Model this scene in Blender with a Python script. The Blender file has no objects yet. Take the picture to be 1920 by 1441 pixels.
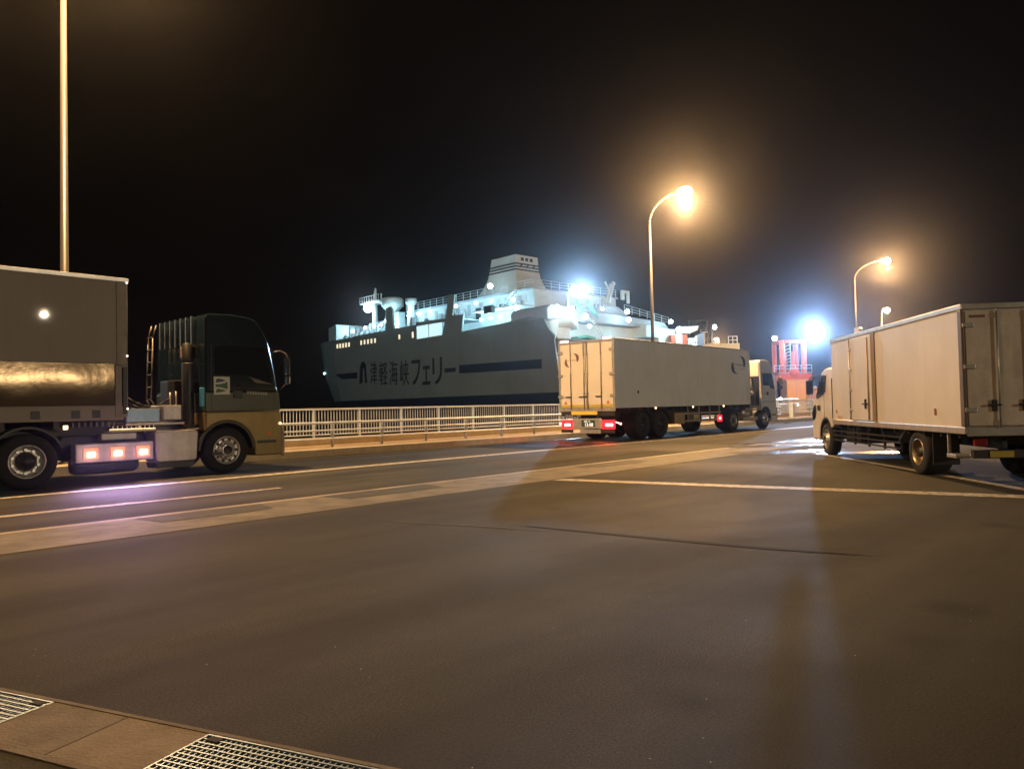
import bpy, bmesh, math, random
from mathutils import Vector, Matrix
from mathutils.geometry import tessellate_polygon
random.seed(7)
S = bpy.context.scene
COL = S.collection
R = math.radians
# ------------------------------------------------------------------ camera
PITCH, ROLL, EYE, FPX = R(1.725), R(1.277), 1.27, 1398.0
fw = Vector((0, math.cos(PITCH), math.sin(PITCH)))
up0 = Vector((0, -math.sin(PITCH), math.cos(PITCH)))
r0 = Vector((1, 0, 0))
rt = r0*math.cos(ROLL) - up0*math.sin(ROLL)
up = up0*math.cos(ROLL) + r0*math.sin(ROLL)
cd = bpy.data.cameras.new('camera')
cam = bpy.data.objects.new('camera', cd)
COL.objects.link(cam)
M = Matrix((rt, up, -fw)).transposed().to_4x4()
M.translation = Vector((0, 0, EYE))
cam.matrix_world = M
cd.sensor_width = 36
cd.lens = FPX/1920*36
cd.clip_start = .05
cd.clip_end = 5000
S.camera = cam
# ------------------------------------------------------------------ render and world
S.view_settings.view_transform = 'Standard'
S.view_settings.look = 'None'
S.view_settings.exposure = 0
S.view_settings.gamma = 1
cy = S.cycles
cy.use_denoising = True
cy.max_bounces = 6
cy.diffuse_bounces = 3
cy.glossy_bounces = 3
cy.transmission_bounces = 2
cy.volume_bounces = 0
cy.sample_clamp_indirect = 2.0
cy.sample_clamp_direct = 0
cy.blur_glossy = .5
try: cy.use_light_tree = True
except Exception: pass
W = bpy.data.worlds.new('World')
S.world = W
W.use_nodes = True
wn = W.node_tree.nodes; wl = W.node_tree.links
bg = wn['Background']
sky = wn.new('ShaderNodeTexSky'); sky.sky_type = 'NISHITA'; sky.sun_disc = False
sky.sun_elevation = R(-9); sky.sun_rotation = R(200)
tc = wn.new('ShaderNodeTexCoord')
mp = wn.new('ShaderNodeMapping'); mp.inputs['Scale'].default_value = (1.2, 1.2, 2.6)
nz = wn.new('ShaderNodeTexNoise'); nz.inputs['Scale'].default_value = 2.2; nz.inputs['Detail'].default_value = 5
nz.inputs['Distortion'].default_value = .5
rp = wn.new('ShaderNodeValToRGB')
rp.color_ramp.elements[0].position = .40; rp.color_ramp.elements[0].color = (.0006, .0007, .0008, 1)
rp.color_ramp.elements[1].position = .72; rp.color_ramp.elements[1].color = (.0026, .0017, .0012, 1)
ad = wn.new('ShaderNodeMixRGB'); ad.blend_type = 'ADD'; ad.inputs[0].default_value = .05
wl.new(tc.outputs['Generated'], mp.inputs['Vector']); wl.new(mp.outputs[0], nz.inputs['Vector'])
wl.new(nz.outputs['Fac'], rp.inputs[0]); wl.new(rp.outputs[0], ad.inputs[1]); wl.new(sky.outputs[0], ad.inputs[2])
wl.new(ad.outputs[0], bg.inputs['Color']); bg.inputs['Strength'].default_value = 1.0

# ------------------------------------------------------------------ frames
AR = R(42.86)            # heading of the road, clockwise from +Y
RZ = math.pi/2 - AR
def uv(u, v, z=0.0):
    return Vector((u*math.sin(AR) - v*math.cos(AR), u*math.cos(AR) + v*math.sin(AR), z))
# ------------------------------------------------------------------ materials
def mat(name, col, rough=.6, metal=0., var=.15, vscale=3., bump=0., bscale=40., emis=None, es=0., spec=None, rvar=0., streak=0., sscale=1.):
    m = bpy.data.materials.new(name); m.use_nodes = True
    n = m.node_tree.nodes; l = m.node_tree.links; b = n['Principled BSDF']
    b.inputs['Roughness'].default_value = rough; b.inputs['Metallic'].default_value = metal
    if spec is not None: b.inputs['Specular IOR Level'].default_value = spec
    t = n.new('ShaderNodeTexCoord')
    no = n.new('ShaderNodeTexNoise'); no.inputs['Scale'].default_value = vscale; no.inputs['Detail'].default_value = 6
    no.inputs['Roughness'].default_value = .65
    l.new(t.outputs['Object'], no.inputs['Vector'])
    r = n.new('ShaderNodeValToRGB')
    r.color_ramp.elements[0].position = .3; r.color_ramp.elements[1].position = .7
    r.color_ramp.elements[0].color = tuple(c*(1-var) for c in col) + (1,)
    r.color_ramp.elements[1].color = tuple(min(1, c*(1+var*.6)) for c in col) + (1,)
    l.new(no.outputs['Fac'], r.inputs[0]); l.new(r.outputs[0], b.inputs['Base Color'])
    if streak:
        mp_ = n.new('ShaderNodeMapping'); mp_.inputs['Scale'].default_value = (1.6*sscale, 1.6*sscale, .16*sscale)
        s1 = n.new('ShaderNodeTexNoise'); s1.inputs['Scale'].default_value = 2.5; s1.inputs['Detail'].default_value = 7; s1.inputs['Roughness'].default_value = .7
        l.new(t.outputs['Object'], mp_.inputs['Vector']); l.new(mp_.outputs[0], s1.inputs['Vector'])
        s2 = n.new('ShaderNodeValToRGB'); s2.color_ramp.elements[0].position = .25; s2.color_ramp.elements[1].position = .62
        s2.color_ramp.elements[0].color = (1-streak, 1-streak*1.12, 1-streak*1.3, 1); s2.color_ramp.elements[1].color = (1, 1, 1, 1)
        l.new(s1.outputs['Fac'], s2.inputs[0])
        s3 = n.new('ShaderNodeMixRGB'); s3.blend_type = 'MULTIPLY'; s3.inputs[0].default_value = 1
        l.new(r.outputs[0], s3.inputs[1]); l.new(s2.outputs[0], s3.inputs[2]); l.new(s3.outputs[0], b.inputs['Base Color'])
    if rvar:
        mr = n.new('ShaderNodeMapRange'); mr.inputs[3].default_value = rough-rvar; mr.inputs[4].default_value = rough+rvar
        mr.inputs[1].default_value = .3; mr.inputs[2].default_value = .7
        l.new(no.outputs['Fac'], mr.inputs[0]); l.new(mr.outputs[0], b.inputs['Roughness'])
    if bump:
        n2 = n.new('ShaderNodeTexNoise'); n2.inputs['Scale'].default_value = bscale; n2.inputs['Detail'].default_value = 4
        l.new(t.outputs['Object'], n2.inputs['Vector'])
        bp = n.new('ShaderNodeBump'); bp.inputs['Strength'].default_value = bump; bp.inputs['Distance'].default_value = .02
        l.new(n2.outputs['Fac'], bp.inputs['Height']); l.new(bp.outputs[0], b.inputs['Normal'])
    if emis:
        b.inputs['Emission Color'].default_value = emis + (1,); b.inputs['Emission Strength'].default_value = es
    return m
WARM = (1., .555, .215)
COOL = (.40, .82, 1.)
m_white = mat('white_paint', (.72, .72, .70), .45, var=.08, vscale=1.2)
m_box2 = mat('white_box_panel', (.74, .77, .80), .35, var=.08, vscale=.8, streak=.08)
m_box3 = mat('cream_box_panel', (.50, .49, .50), .5, var=.10, vscale=.9, streak=.08)
m_door3 = mat('rear_door_panel', (.62, .56, .50), .55, var=.25, vscale=2.5, streak=.3)
m_panel1 = mat('grey_beige_trailer_panel', (.30, .27, .235), .02, var=.1, vscale=.8, spec=.08, streak=.08)
m_rail = mat('aluminium_rail', (.55, .53, .50), .42, .75, var=.2, vscale=5)
m_steel = mat('polished_steel', (.085, .06, .035), .2, .9, var=.3, vscale=.8, bump=.5, bscale=1.6)
m_chrome = mat('chrome', (.75, .75, .75), .12, 1., var=.05)
m_hub = mat('wheel_alloy', (.55, .53, .50), .38, .85, var=.25, vscale=14)
m_alu = mat('brushed_aluminium', (.46, .42, .41), .45, .55, var=.2, vscale=4, streak=.3)
m_black = mat('black_plastic', (.018, .018, .02), .5, var=.3, vscale=6)
m_chassis = mat('chassis_black', (.020, .019, .018), .6, var=.4, vscale=5)
m_rubber = mat('tyre_rubber', (.012, .012, .012), .85, var=.3, vscale=9, bump=.3, bscale=60)
m_glass = mat('dark_glass', (.012, .016, .02), .06, var=.1, spec=.9)
m_navy = mat('navy_cab_paint', (.010, .020, .028), .12, var=.15, vscale=1.5, spec=.6)
m_olive = mat('dark_green_cab_paint', (.045, .060, .040), .28, var=.12, vscale=1.5)
m_gold = mat('gold_cab_paint', (.27, .20, .07), .33, .25, var=.18, vscale=3, streak=.25)
m_cab2 = mat('silver_cab_paint', (.52, .53, .54), .3, var=.08, vscale=1.5)
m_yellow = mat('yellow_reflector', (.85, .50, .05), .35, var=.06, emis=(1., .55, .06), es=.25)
m_yel3 = mat('yellow_tape', (.62, .50, .05), .4, var=.1)
m_ored = mat('orange_red_reflector', (.6, .12, .03), .4, var=.1)
m_tan = mat('tan_storage_box', (.36, .26, .13), .5, var=.2, vscale=5)
m_blue = mat('navy_hull_paint', (.006, .008, .030), .5, var=.2, vscale=.6)
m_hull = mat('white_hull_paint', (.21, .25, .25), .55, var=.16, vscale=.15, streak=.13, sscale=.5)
m_text = mat('black_lettering', (.008, .010, .022), .6, var=.1)
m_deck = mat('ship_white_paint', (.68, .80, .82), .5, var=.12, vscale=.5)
m_deckg = mat('ship_grey_paint', (.40, .46, .52), .55, var=.15, vscale=.5)
m_green = mat('green_ramp_paint', (.12, .42, .32), .5, var=.2, vscale=1.)
m_rede = mat('red_painted_steel', (.60, .10, .05), .45, var=.2, vscale=1.)
m_booth = mat('ochre_booth_wall', (.62, .36, .12), .6, var=.12, vscale=2)
m_galv = mat('galvanised_steel', (.20, .27, .38), .42, .8, var=.2, vscale=20)
m_pole = mat('pole_paint', (.04, .038, .036), .45, .1, var=.12, vscale=2)
m_fence = mat('railing_paint', (.50, .58, .68), .45, .15, var=.22, vscale=3)
m_curb = mat('curb_concrete', (.36, .37, .35), .75, var=.25, vscale=3, bump=.3, bscale=60)
m_walk = mat('sidewalk_concrete', (.25, .20, .13), .8, var=.25, vscale=2, bump=.3, bscale=50)
m_conc = mat('gutter_concrete', (.125, .122, .113), .7, spec=.15, var=.45, vscale=2.2, bump=.35, bscale=45)
m_conc2 = mat('channel_concrete', (.13, .115, .09), .8, spec=.2, var=.3, vscale=5, bump=.4, bscale=70)
m_patch = mat('repair_asphalt', (.05, .054, .058), .7, spec=.15, var=.3, vscale=6, bump=.4, bscale=90)
m_dark = mat('pit_shadow', (.01, .01, .01), .9)
e_warm = mat('sodium_lens', (1, .8, .5), .3, emis=(1., .66, .30), es=60)
e_cool = mat('floodlight_lens', (1, 1, 1), .3, emis=(.75, .93, 1.), es=14)
e_win = mat('lit_window', (1, .9, .7), .3, emis=(1., .84, .55), es=1.1)
e_red = mat('tail_lamp_red', (.5, .01, .01), .3, emis=(1., .02, .03), es=2.2)
e_redw = mat('tail_lamp_core', (1, .5, .5), .3, emis=(1., .28, .24), es=14)
e_side = mat('side_lamp_core', (1, .8, .7), .3, emis=(1., .62, .50), es=16)
e_sideo = mat('side_lamp_housing', (.8, .35, .15), .3, emis=(1., .36, .16), es=.35)
e_mark = mat('marker_lamp', (1, .8, .5), .3, emis=(1., .72, .38), es=5)
e_markw = mat('white_marker_lamp', (1, 1, 1), .3, emis=(1., .85, .75), es=4)
e_plate = mat('number_plate', (.02, .06, .03), .4, emis=(.03, .06, .04), es=.3)
e_pltx = mat('plate_digits', (.9, .9, .85), .4, emis=(1., .9, .85), es=.8)
e_room = mat('lit_interior', (.8, .95, 1), .5, emis=(.60, .92, 1.), es=.95)

def asphalt_mat():
    m = bpy.data.materials.new('asphalt'); m.use_nodes = True
    n = m.node_tree.nodes; l = m.node_tree.links; b = n['Principled BSDF']
    t = n.new('ShaderNodeTexCoord')
    def noise(s, d=6, rgh=.6, dist=0.):
        x = n.new('ShaderNodeTexNoise'); x.inputs['Scale'].default_value = s; x.inputs['Detail'].default_value = d
        x.inputs['Roughness'].default_value = rgh; x.inputs['Distortion'].default_value = dist
        l.new(t.outputs['Object'], x.inputs['Vector']); return x
    a = noise(.22, 5, .6, .6); c = noise(80, 5, .85); d = noise(1.7, 5, .65)
    ra = n.new('ShaderNodeValToRGB'); ra.color_ramp.elements[0].position = .35; ra.color_ramp.elements[1].position = .68
    ra.color_ramp.elements[0].color = (.019, .021, .019, 1); ra.color_ramp.elements[1].color = (.050, .052, .044, 1)
    l.new(a.outputs['Fac'], ra.inputs[0])
    rc = n.new('ShaderNodeValToRGB'); rc.color_ramp.elements[0].position = .36; rc.color_ramp.elements[1].position = .68
    rc.color_ramp.elements[0].color = (.30, .30, .30, 1); rc.color_ramp.elements[1].color = (1.9, 1.88, 1.85, 1)
    l.new(c.outputs['Fac'], rc.inputs[0])
    mx = n.new('ShaderNodeMixRGB'); mx.blend_type = 'MULTIPLY'; mx.inputs[0].default_value = 1
    l.new(ra.outputs[0], mx.inputs[1]); l.new(rc.outputs[0], mx.inputs[2])
    rd = n.new('ShaderNodeValToRGB'); rd.color_ramp.elements[0].position = .3; rd.color_ramp.elements[1].position = .75
    rd.color_ramp.elements[0].color = (.8, .8, .8, 1); rd.color_ramp.elements[1].color = (1.18, 1.15, 1.1, 1)
    l.new(d.outputs['Fac'], rd.inputs[0])
    m2 = n.new('ShaderNodeMixRGB'); m2.blend_type = 'MULTIPLY'; m2.inputs[0].default_value = 1
    l.new(mx.outputs[0], m2.inputs[1]); l.new(rd.outputs[0], m2.inputs[2])
    ov = n.new('ShaderNodeTexVoronoi'); ov.inputs['Scale'].default_value = .75
    dn = noise(6, 3, .6)
    dv = n.new('ShaderNodeMixRGB'); dv.inputs[0].default_value = .12
    l.new(t.outputs['Object'], dv.inputs[1]); l.new(dn.outputs['Color'], dv.inputs[2]); l.new(dv.outputs[0], ov.inputs['Vector'])
    ro = n.new('ShaderNodeValToRGB'); ro.color_ramp.elements[0].position = .05; ro.color_ramp.elements[1].position = .16
    ro.color_ramp.elements[0].color = (.45, .45, .45, 1); ro.color_ramp.elements[1].color = (1, 1, 1, 1)
    l.new(ov.outputs['Distance'], ro.inputs[0])
    m6 = n.new('ShaderNodeMixRGB'); m6.blend_type = 'MULTIPLY'; m6.inputs[0].default_value = 1
    l.new(m2.outputs[0], m6.inputs[1]); l.new(ro.outputs[0], m6.inputs[2]); m2 = m6
    # tyre-polished streaks along the road
    mpp = n.new('ShaderNodeMapping'); mpp.inputs['Scale'].default_value = (.05, .9, 1)
    mpp.inputs['Rotation'].default_value = (0, 0, -RZ)
    l.new(t.outputs['Object'], mpp.inputs['Vector'])
    st = n.new('ShaderNodeTexNoise'); st.inputs['Scale'].default_value = 1.6; st.inputs['Detail'].default_value = 3
    l.new(mpp.outputs[0], st.inputs['Vector'])
    rs = n.new('ShaderNodeValToRGB'); rs.color_ramp.elements[0].position = .35; rs.color_ramp.elements[1].position = .7
    rs.color_ramp.elements[0].color = (.72, .72, .72, 1); rs.color_ramp.elements[1].color = (1.15, 1.15, 1.15, 1)
    l.new(st.outputs['Fac'], rs.inputs[0])
    m3 = n.new('ShaderNodeMixRGB'); m3.blend_type = 'MULTIPLY'; m3.inputs[0].default_value = 1
    l.new(m2.outputs[0], m3.inputs[1]); l.new(rs.outputs[0], m3.inputs[2])
    mq = n.new('ShaderNodeMapping'); mq.inputs['Scale'].default_value = (.16, 1.0, 1)  # second stretched noise: long soft shadow bands painted into the asphalt colour
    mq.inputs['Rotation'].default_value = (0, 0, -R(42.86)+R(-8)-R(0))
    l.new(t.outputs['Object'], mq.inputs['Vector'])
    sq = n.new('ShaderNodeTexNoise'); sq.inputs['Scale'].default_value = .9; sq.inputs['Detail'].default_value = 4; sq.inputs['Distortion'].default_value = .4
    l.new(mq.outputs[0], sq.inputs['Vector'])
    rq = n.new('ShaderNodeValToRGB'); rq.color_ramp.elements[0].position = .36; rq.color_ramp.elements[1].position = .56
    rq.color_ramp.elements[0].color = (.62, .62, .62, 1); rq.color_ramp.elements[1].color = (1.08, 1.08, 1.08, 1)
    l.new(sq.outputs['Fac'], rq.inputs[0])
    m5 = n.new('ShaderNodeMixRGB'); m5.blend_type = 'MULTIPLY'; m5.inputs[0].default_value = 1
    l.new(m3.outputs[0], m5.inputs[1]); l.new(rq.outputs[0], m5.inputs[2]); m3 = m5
    # pale aggregate chips
    vo = n.new('ShaderNodeTexVoronoi'); vo.inputs['Scale'].default_value = 26
    l.new(t.outputs['Object'], vo.inputs['Vector'])
    lt = n.new('ShaderNodeMath'); lt.operation = 'LESS_THAN'; lt.inputs[1].default_value = .07
    l.new(vo.outputs['Distance'], lt.inputs[0])
    sel = n.new('ShaderNodeMath'); sel.operation = 'GREATER_THAN'; sel.inputs[1].default_value = .965
    sp = n.new('ShaderNodeSeparateColor'); l.new(vo.outputs['Color'], sp.inputs[0]); l.new(sp.outputs[0], sel.inputs[0])
    an = n.new('ShaderNodeMath'); an.operation = 'MULTIPLY'; l.new(lt.outputs[0], an.inputs[0]); l.new(sel.outputs[0], an.inputs[1])
    m4 = n.new('ShaderNodeMixRGB'); l.new(an.outputs[0], m4.inputs[0]); l.new(m3.outputs[0], m4.inputs[1])
    m4.inputs[2].default_value = (.55, .5, .42, 1)
    l.new(m4.outputs[0], b.inputs['Base Color'])
    mr = n.new('ShaderNodeMapRange'); mr.inputs[1].default_value = .35; mr.inputs[2].default_value = .65
    mr.inputs[3].default_value = .72; mr.inputs[4].default_value = .92; b.inputs['Specular IOR Level'].default_value = .14
    l.new(a.outputs['Fac'], mr.inputs[0]); l.new(mr.outputs[0], b.inputs['Roughness'])
    bp = n.new('ShaderNodeBump'); bp.inputs['Strength'].default_value = .75; bp.inputs['Distance'].default_value = .007
    l.new(c.outputs['Fac'], bp.inputs['Height']); l.new(bp.outputs[0], b.inputs['Normal'])
    return m
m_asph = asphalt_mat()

def paint_mat():
    m = bpy.data.materials.new('worn_road_paint'); m.use_nodes = True
    n = m.node_tree.nodes; l = m.node_tree.links; b = n['Principled BSDF']
    t = n.new('ShaderNodeTexCoord'); x = n.new('ShaderNodeTexNoise'); x.inputs['Scale'].default_value = 9; x.inputs['Detail'].default_value = 8
    x.inputs['Roughness'].default_value = .75
    l.new(t.outputs['Object'], x.inputs['Vector'])
    r = n.new('ShaderNodeValToRGB'); r.color_ramp.elements[0].position = .38; r.color_ramp.elements[1].position = .58
    r.color_ramp.elements[0].color = (.10, .097, .09, 1); r.color_ramp.elements[1].color = (.40, .39, .38, 1)
    l.new(x.outputs['Fac'], r.inputs[0]); l.new(r.outputs[0], b.inputs['Base Color']); b.inputs['Roughness'].default_value = .65; b.inputs['Specular IOR Level'].default_value = .2
    return m
m_paint = paint_mat()

def sea_mat():
    m = bpy.data.materials.new('sea_water'); m.use_nodes = True
    n = m.node_tree.nodes; l = m.node_tree.links; b = n['Principled BSDF']
    b.inputs['Base Color'].default_value = (.004, .007, .009, 1); b.inputs['Roughness'].default_value = .12
    t = n.new('ShaderNodeTexCoord'); x = n.new('ShaderNodeTexNoise'); x.inputs['Scale'].default_value = .9; x.inputs['Detail'].default_value = 5
    l.new(t.outputs['Object'], x.inputs['Vector'])
    bp = n.new('ShaderNodeBump'); bp.inputs['Strength'].default_value = .9; bp.inputs['Distance'].default_value = .5
    l.new(x.outputs['Fac'], bp.inputs['Height']); l.new(bp.outputs[0], b.inputs['Normal'])
    return m
m_sea = sea_mat()
# ------------------------------------------------------------------ mesh building
class MB:
    def __init__(s, off=(0, 0, 0)):
        s.v = []; s.f = []; s.mi = []; s.o = Vector(off); s.sm = []
    def add(s, vs, fs, mi=0, sm=False):
        b = len(s.v); s.v += [Vector(p) - s.o for p in vs]
        s.f += [[b+i for i in f] for f in fs]; s.mi += [mi]*len(fs); s.sm += [sm]*len(fs)
        return s
    def box(s, x0, x1, y0, y1, z0, z1, mi=0):
        x0, x1 = sorted((x0, x1)); y0, y1 = sorted((y0, y1)); z0, z1 = sorted((z0, z1))
        vs = [(x, y, z) for z in (z0, z1) for x, y in ((x0, y0), (x1, y0), (x1, y1), (x0, y1))]
        return s.add(vs, [(3, 2, 1, 0), (4, 5, 6, 7), (0, 1, 5, 4), (1, 2, 6, 5), (2, 3, 7, 6), (3, 0, 4, 7)], mi)
    def prism(s, pts, y0, y1, mi=0, ax='y', inset=None):
        # pts in (x, z) extruded along y; ax='x': pts in (y, z) along x; ax='z': pts in (x, y) along z
        n = len(pts)
        def P(a, b, c):
            d = inset(b) if inset else 0
            if ax == 'y':
                mid = (y0+y1)/2; return (a, c + (d if c < mid else -d), b)
            if ax == 'x': return (c, a, b)
            return (a, b, c)
        vs = [P(a, b, y0) for a, b in pts] + [P(a, b, y1) for a, b in pts]
        fs = [tuple(range(n)), tuple(range(2*n-1, n-1, -1))] + [(i, i+n, (i+1) % n+n, (i+1) % n) for i in range(n)]
        return s.add(vs, fs, mi)
    def tube(s, p0, p1, r, r2=None, n=8, mi=0, cap=True):
        p0 = Vector(p0); p1 = Vector(p1); r2 = r if r2 is None else r2
        d = (p1-p0).normalized(); a = d.orthogonal().normalized(); b = d.cross(a)
        vs = [p0 + (a*math.cos(t)+b*math.sin(t))*r for t in [2*math.pi*i/n for i in range(n)]]
        vs += [p1 + (a*math.cos(t)+b*math.sin(t))*r2 for t in [2*math.pi*i/n for i in range(n)]]
        s.add(vs, [(i, (i+1) % n, (i+1) % n+n, i+n) for i in range(n)], mi, True)
        if cap: s.add(vs, [tuple(range(n-1, -1, -1)), tuple(range(n, 2*n))], mi)
        return s
    def path(s, pts, r, n=8, mi=0):
        for a, b in zip(pts, pts[1:]): s.tube(a, b, r, n=n, mi=mi)
        return s
    def lathe(s, prof, c, ax='y', n=32, mi=0, sm=True):
        # prof: list of (radius, position along axis)
        vs = []
        for r, h in prof:
            for i in range(n):
                t = 2*math.pi*i/n; a, b = r*math.cos(t), r*math.sin(t)
                p = {'y': (a, h, b), 'z': (a, b, h), 'x': (h, a, b)}[ax]
                vs.append((c[0]+p[0], c[1]+p[1], c[2]+p[2]))
        fs = [(k*n+i, k*n+(i+1) % n, (k+1)*n+(i+1) % n, (k+1)*n+i) for k in range(len(prof)-1) for i in range(n)]
        return s.add(vs, fs, mi, sm)
    def ball(s, c, r, n=16, mi=0, sc=(1, 1, 1)):
        pr = [(math.sin(math.pi*k/10)*r, -math.cos(math.pi*k/10)*r) for k in range(11)]
        vs = []
        for a, h in pr:
            for i in range(n):
                t = 2*math.pi*i/n; vs.append((c[0]+a*math.cos(t)*sc[0], c[1]+a*math.sin(t)*sc[1], c[2]+h*sc[2]))
        return s.add(vs, [(k*n+i, k*n+(i+1) % n, (k+1)*n+(i+1) % n, (k+1)*n+i) for k in range(10) for i in range(n)], mi, True)
    def build(s, name, mats, parent=None, bevel=0., seg=2, label=None):
        me = bpy.data.meshes.new(name)
        me.from_pydata([tuple(v) for v in s.v], [], s.f)
        if not isinstance(mats, (list, tuple)): mats = [mats]
        for m in mats: me.materials.append(m)
        for p, i, q in zip(me.polygons, s.mi, s.sm): p.material_index = i; p.use_smooth = q
        bm = bmesh.new(); bm.from_mesh(me); bmesh.ops.remove_doubles(bm, verts=bm.verts, dist=1e-5)
        bmesh.ops.dissolve_degenerate(bm, edges=bm.edges, dist=1e-5)
        bmesh.ops.recalc_face_normals(bm, faces=bm.faces); bm.to_mesh(me); bm.free()
        o = bpy.data.objects.new(name, me); COL.objects.link(o)
        if parent: o.parent = parent
        if bevel:
            b = o.modifiers.new('bevel', 'BEVEL'); b.width = bevel; b.segments = seg; b.limit_method = 'ANGLE'; b.angle_limit = R(35)
            b.harden_normals = False
        if label: o['label'] = label
        return o
def tag(o, label=None, cat=None, group=None, kind=None):
    for k, v in (('label', label), ('category', cat), ('group', group), ('kind', kind)):
        if v: o[k] = v
    return o
def thing(name, label, cat, loc, rz=0., group=None):
    o = bpy.data.objects.new(name, None); COL.objects.link(o); o.location = loc; o.rotation_euler = (0, 0, rz)
    o.empty_display_size = .2
    return tag(o, label, cat, group)
def text(name, body, size, mat_, parent, loc, rot, ext=.004, sx=1., spacing=1., bold=0., label=None):
    c = bpy.data.curves.new(name, 'FONT'); c.body = body; c.size = size; c.extrude = ext; c.space_character = spacing
    c.offset = bold
    o = bpy.data.objects.new(name+'_src', c); COL.objects.link(o)
    dg = bpy.context.evaluated_depsgraph_get(); dg.update()
    me = bpy.data.meshes.new_from_object(o.evaluated_get(dg)); bpy.data.objects.remove(o)
    me.name = name; me.materials.clear(); me.materials.append(mat_)
    q = bpy.data.objects.new(name, me); COL.objects.link(q); q.parent = parent
    q.location = loc; q.rotation_euler = rot; q.scale = (sx, 1, 1)
    if label: q['label'] = label
    return q
def lamp_light(parent, loc, power, col, r=.2):
    d = bpy.data.lights.new('lamp_light', 'POINT'); d.energy = power; d.color = col; d.shadow_soft_size = r
    o = bpy.data.objects.new('lamp_light', d); COL.objects.link(o); o.location = loc
    if parent: o.parent = parent
    return o

def flood(parent, loc, target, power, col, r=.4, ang=75):
    d = bpy.data.lights.new('floodlight_beam', 'SPOT'); d.energy = power; d.color = col; d.shadow_soft_size = r
    d.spot_size = R(ang); d.spot_blend = .9
    o = bpy.data.objects.new('floodlight_beam', d); COL.objects.link(o); o.parent = parent; o.location = loc
    bpy.context.view_layer.update()
    wl_ = parent.matrix_world @ Vector(loc); dr_ = parent.matrix_world.inverted().to_3x3() @ (Vector(target) - wl_)
    o.rotation_euler = dr_.to_track_quat('-Z', 'Y').to_euler()
    return o
# ------------------------------------------------------------------ ground
ROADROT = (0, 0, RZ)
def sheet(name, pts, z, m, holes=(), kind='structure', label=None, thick=0, local=True):
    """flat sheet given in road coordinates (u, v)"""
    polys = [[Vector((a, b, 0)) for a, b in pts]] + [[Vector((a, b, 0)) for a, b in h] for h in holes]
    tris = tessellate_polygon(polys)
    vs = [(p.x, p.y, z) for q in polys for p in q]
    me = bpy.data.meshes.new(name); me.from_pydata(vs, [], [tuple(t) for t in tris])
    bm = bmesh.new(); bm.from_mesh(me)
    for f in bm.faces:
        f.normal_update()
        if f.normal.z < 0: f.normal_flip()
    bm.to_mesh(me); bm.free(); me.materials.append(m)
    o = bpy.data.objects.new(name, me); COL.objects.link(o); o.rotation_euler = ROADROT
    if kind: o['kind'] = kind
    if label: o['label'] = label
    return o
def toroad(x, y):
    return (x*math.sin(AR)+y*math.cos(AR), -x*math.cos(AR)+y*math.sin(AR))
# drain channel frame (metres in world, along the channel / across it)
CH0 = Vector((-2.44, 3.55)); CHd = Vector((1.99, -.87)).normalized(); CHn = Vector((-CHd.y, CHd.x))*-1
def ch(a, b): p = CH0 + CHd*a + CHn*b; return (p.x, p.y)
GA, GB, GW = -1.6, 3.4, .42
chan = [toroad(*ch(GA, .0)), toroad(*ch(GB, .0)), toroad(*ch(GB, GW)), toroad(*ch(GA, GW))]
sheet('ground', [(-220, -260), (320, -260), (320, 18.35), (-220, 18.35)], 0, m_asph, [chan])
# quay wall, sidewalk, kerb
MB().box(-220, 320, 18.35, 18.53, -.3, .2).build('kerb', m_curb, bevel=.02).rotation_euler = ROADROT
bpy.data.objects['kerb']['kind'] = 'structure'
sheet('sidewalk', [(-220, 18.53), (320, 18.53), (320, 20.5), (-220, 20.5)], .196, m_walk)
q = MB().box(-220, 320, 20.5, 20.8, -4, .44).build('quay_parapet', m_walk, bevel=.015); q.rotation_euler = ROADROT
tag(q, 'low ochre concrete parapet along the quay edge below the barred railing', 'wall')
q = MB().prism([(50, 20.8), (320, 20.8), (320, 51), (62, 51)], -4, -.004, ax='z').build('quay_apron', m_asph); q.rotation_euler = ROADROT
q['kind'] = 'structure'
w = MB().add([(-1500, -1500, -2.5), (1500, -1500, -2.5), (1500, 1500, -2.5), (-1500, 1500, -2.5)], [(0, 1, 2, 3)]).build('water', m_sea)
w['kind'] = 'structure'
# markings
def strip(name, pts, z=.004, m=m_paint, label=None):
    o = sheet(name, pts, z, m, label=label); return o
strip('road_edge_line', [(-60, 14.0), (3, 13.97), (9, 13.86), (20, 13.84), (44, 13.84), (44, 14.25), (20, 14.25), (9, 14.24), (3, 14.16), (-60, 14.14)])
strip('lane_dash', [(-1.5, 11.32), (6.54, 11.34), (6.54, 11.50), (4.3, 11.49), (4.15, 11.56), (-1.5, 11.52)])
strip('gutter_strip', [(-60, 8.27), (60, 8.27), (60, 9.7), (-60, 9.7)], .004, m_conc)
m_gline = mat('worn_edge_concrete', (.22, .20, .17), .6, spec=.2, var=.6, vscale=1.3)
strip('gutter_edge_line', [(-60, 9.70), (60, 9.70), (60, 9.84), (-60, 9.84)], .004, m_gline)
for i, (a, b) in enumerate(((3.55, 4.9), (6.2, 7.9), (12.2, 14.0), (-3.1, -1.2))):
    strip('asphalt_patch', [(a, 9.66), (a+.1, 9.05), (b-.25, 9.0), (b+.2, 9.1), (b+.3, 9.66)], .008, m_patch)
strip('bay_line', [(9.82, 8.22), (11.20, 1.0), (11.75, -6), (12.10, -6), (11.55, 1.05), (10.14, 8.22)])
def wline(name, a, b, wdt, m=m_paint, z=.004):
    a = Vector(a); b = Vector(b); n = (b-a).normalized(); n = Vector((-n.y, n.x))*wdt/2
    strip(name, [toroad(*(a-n)), toroad(*(b-n)), toroad(*(b+n)), toroad(*(a+n))], z, m)
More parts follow.
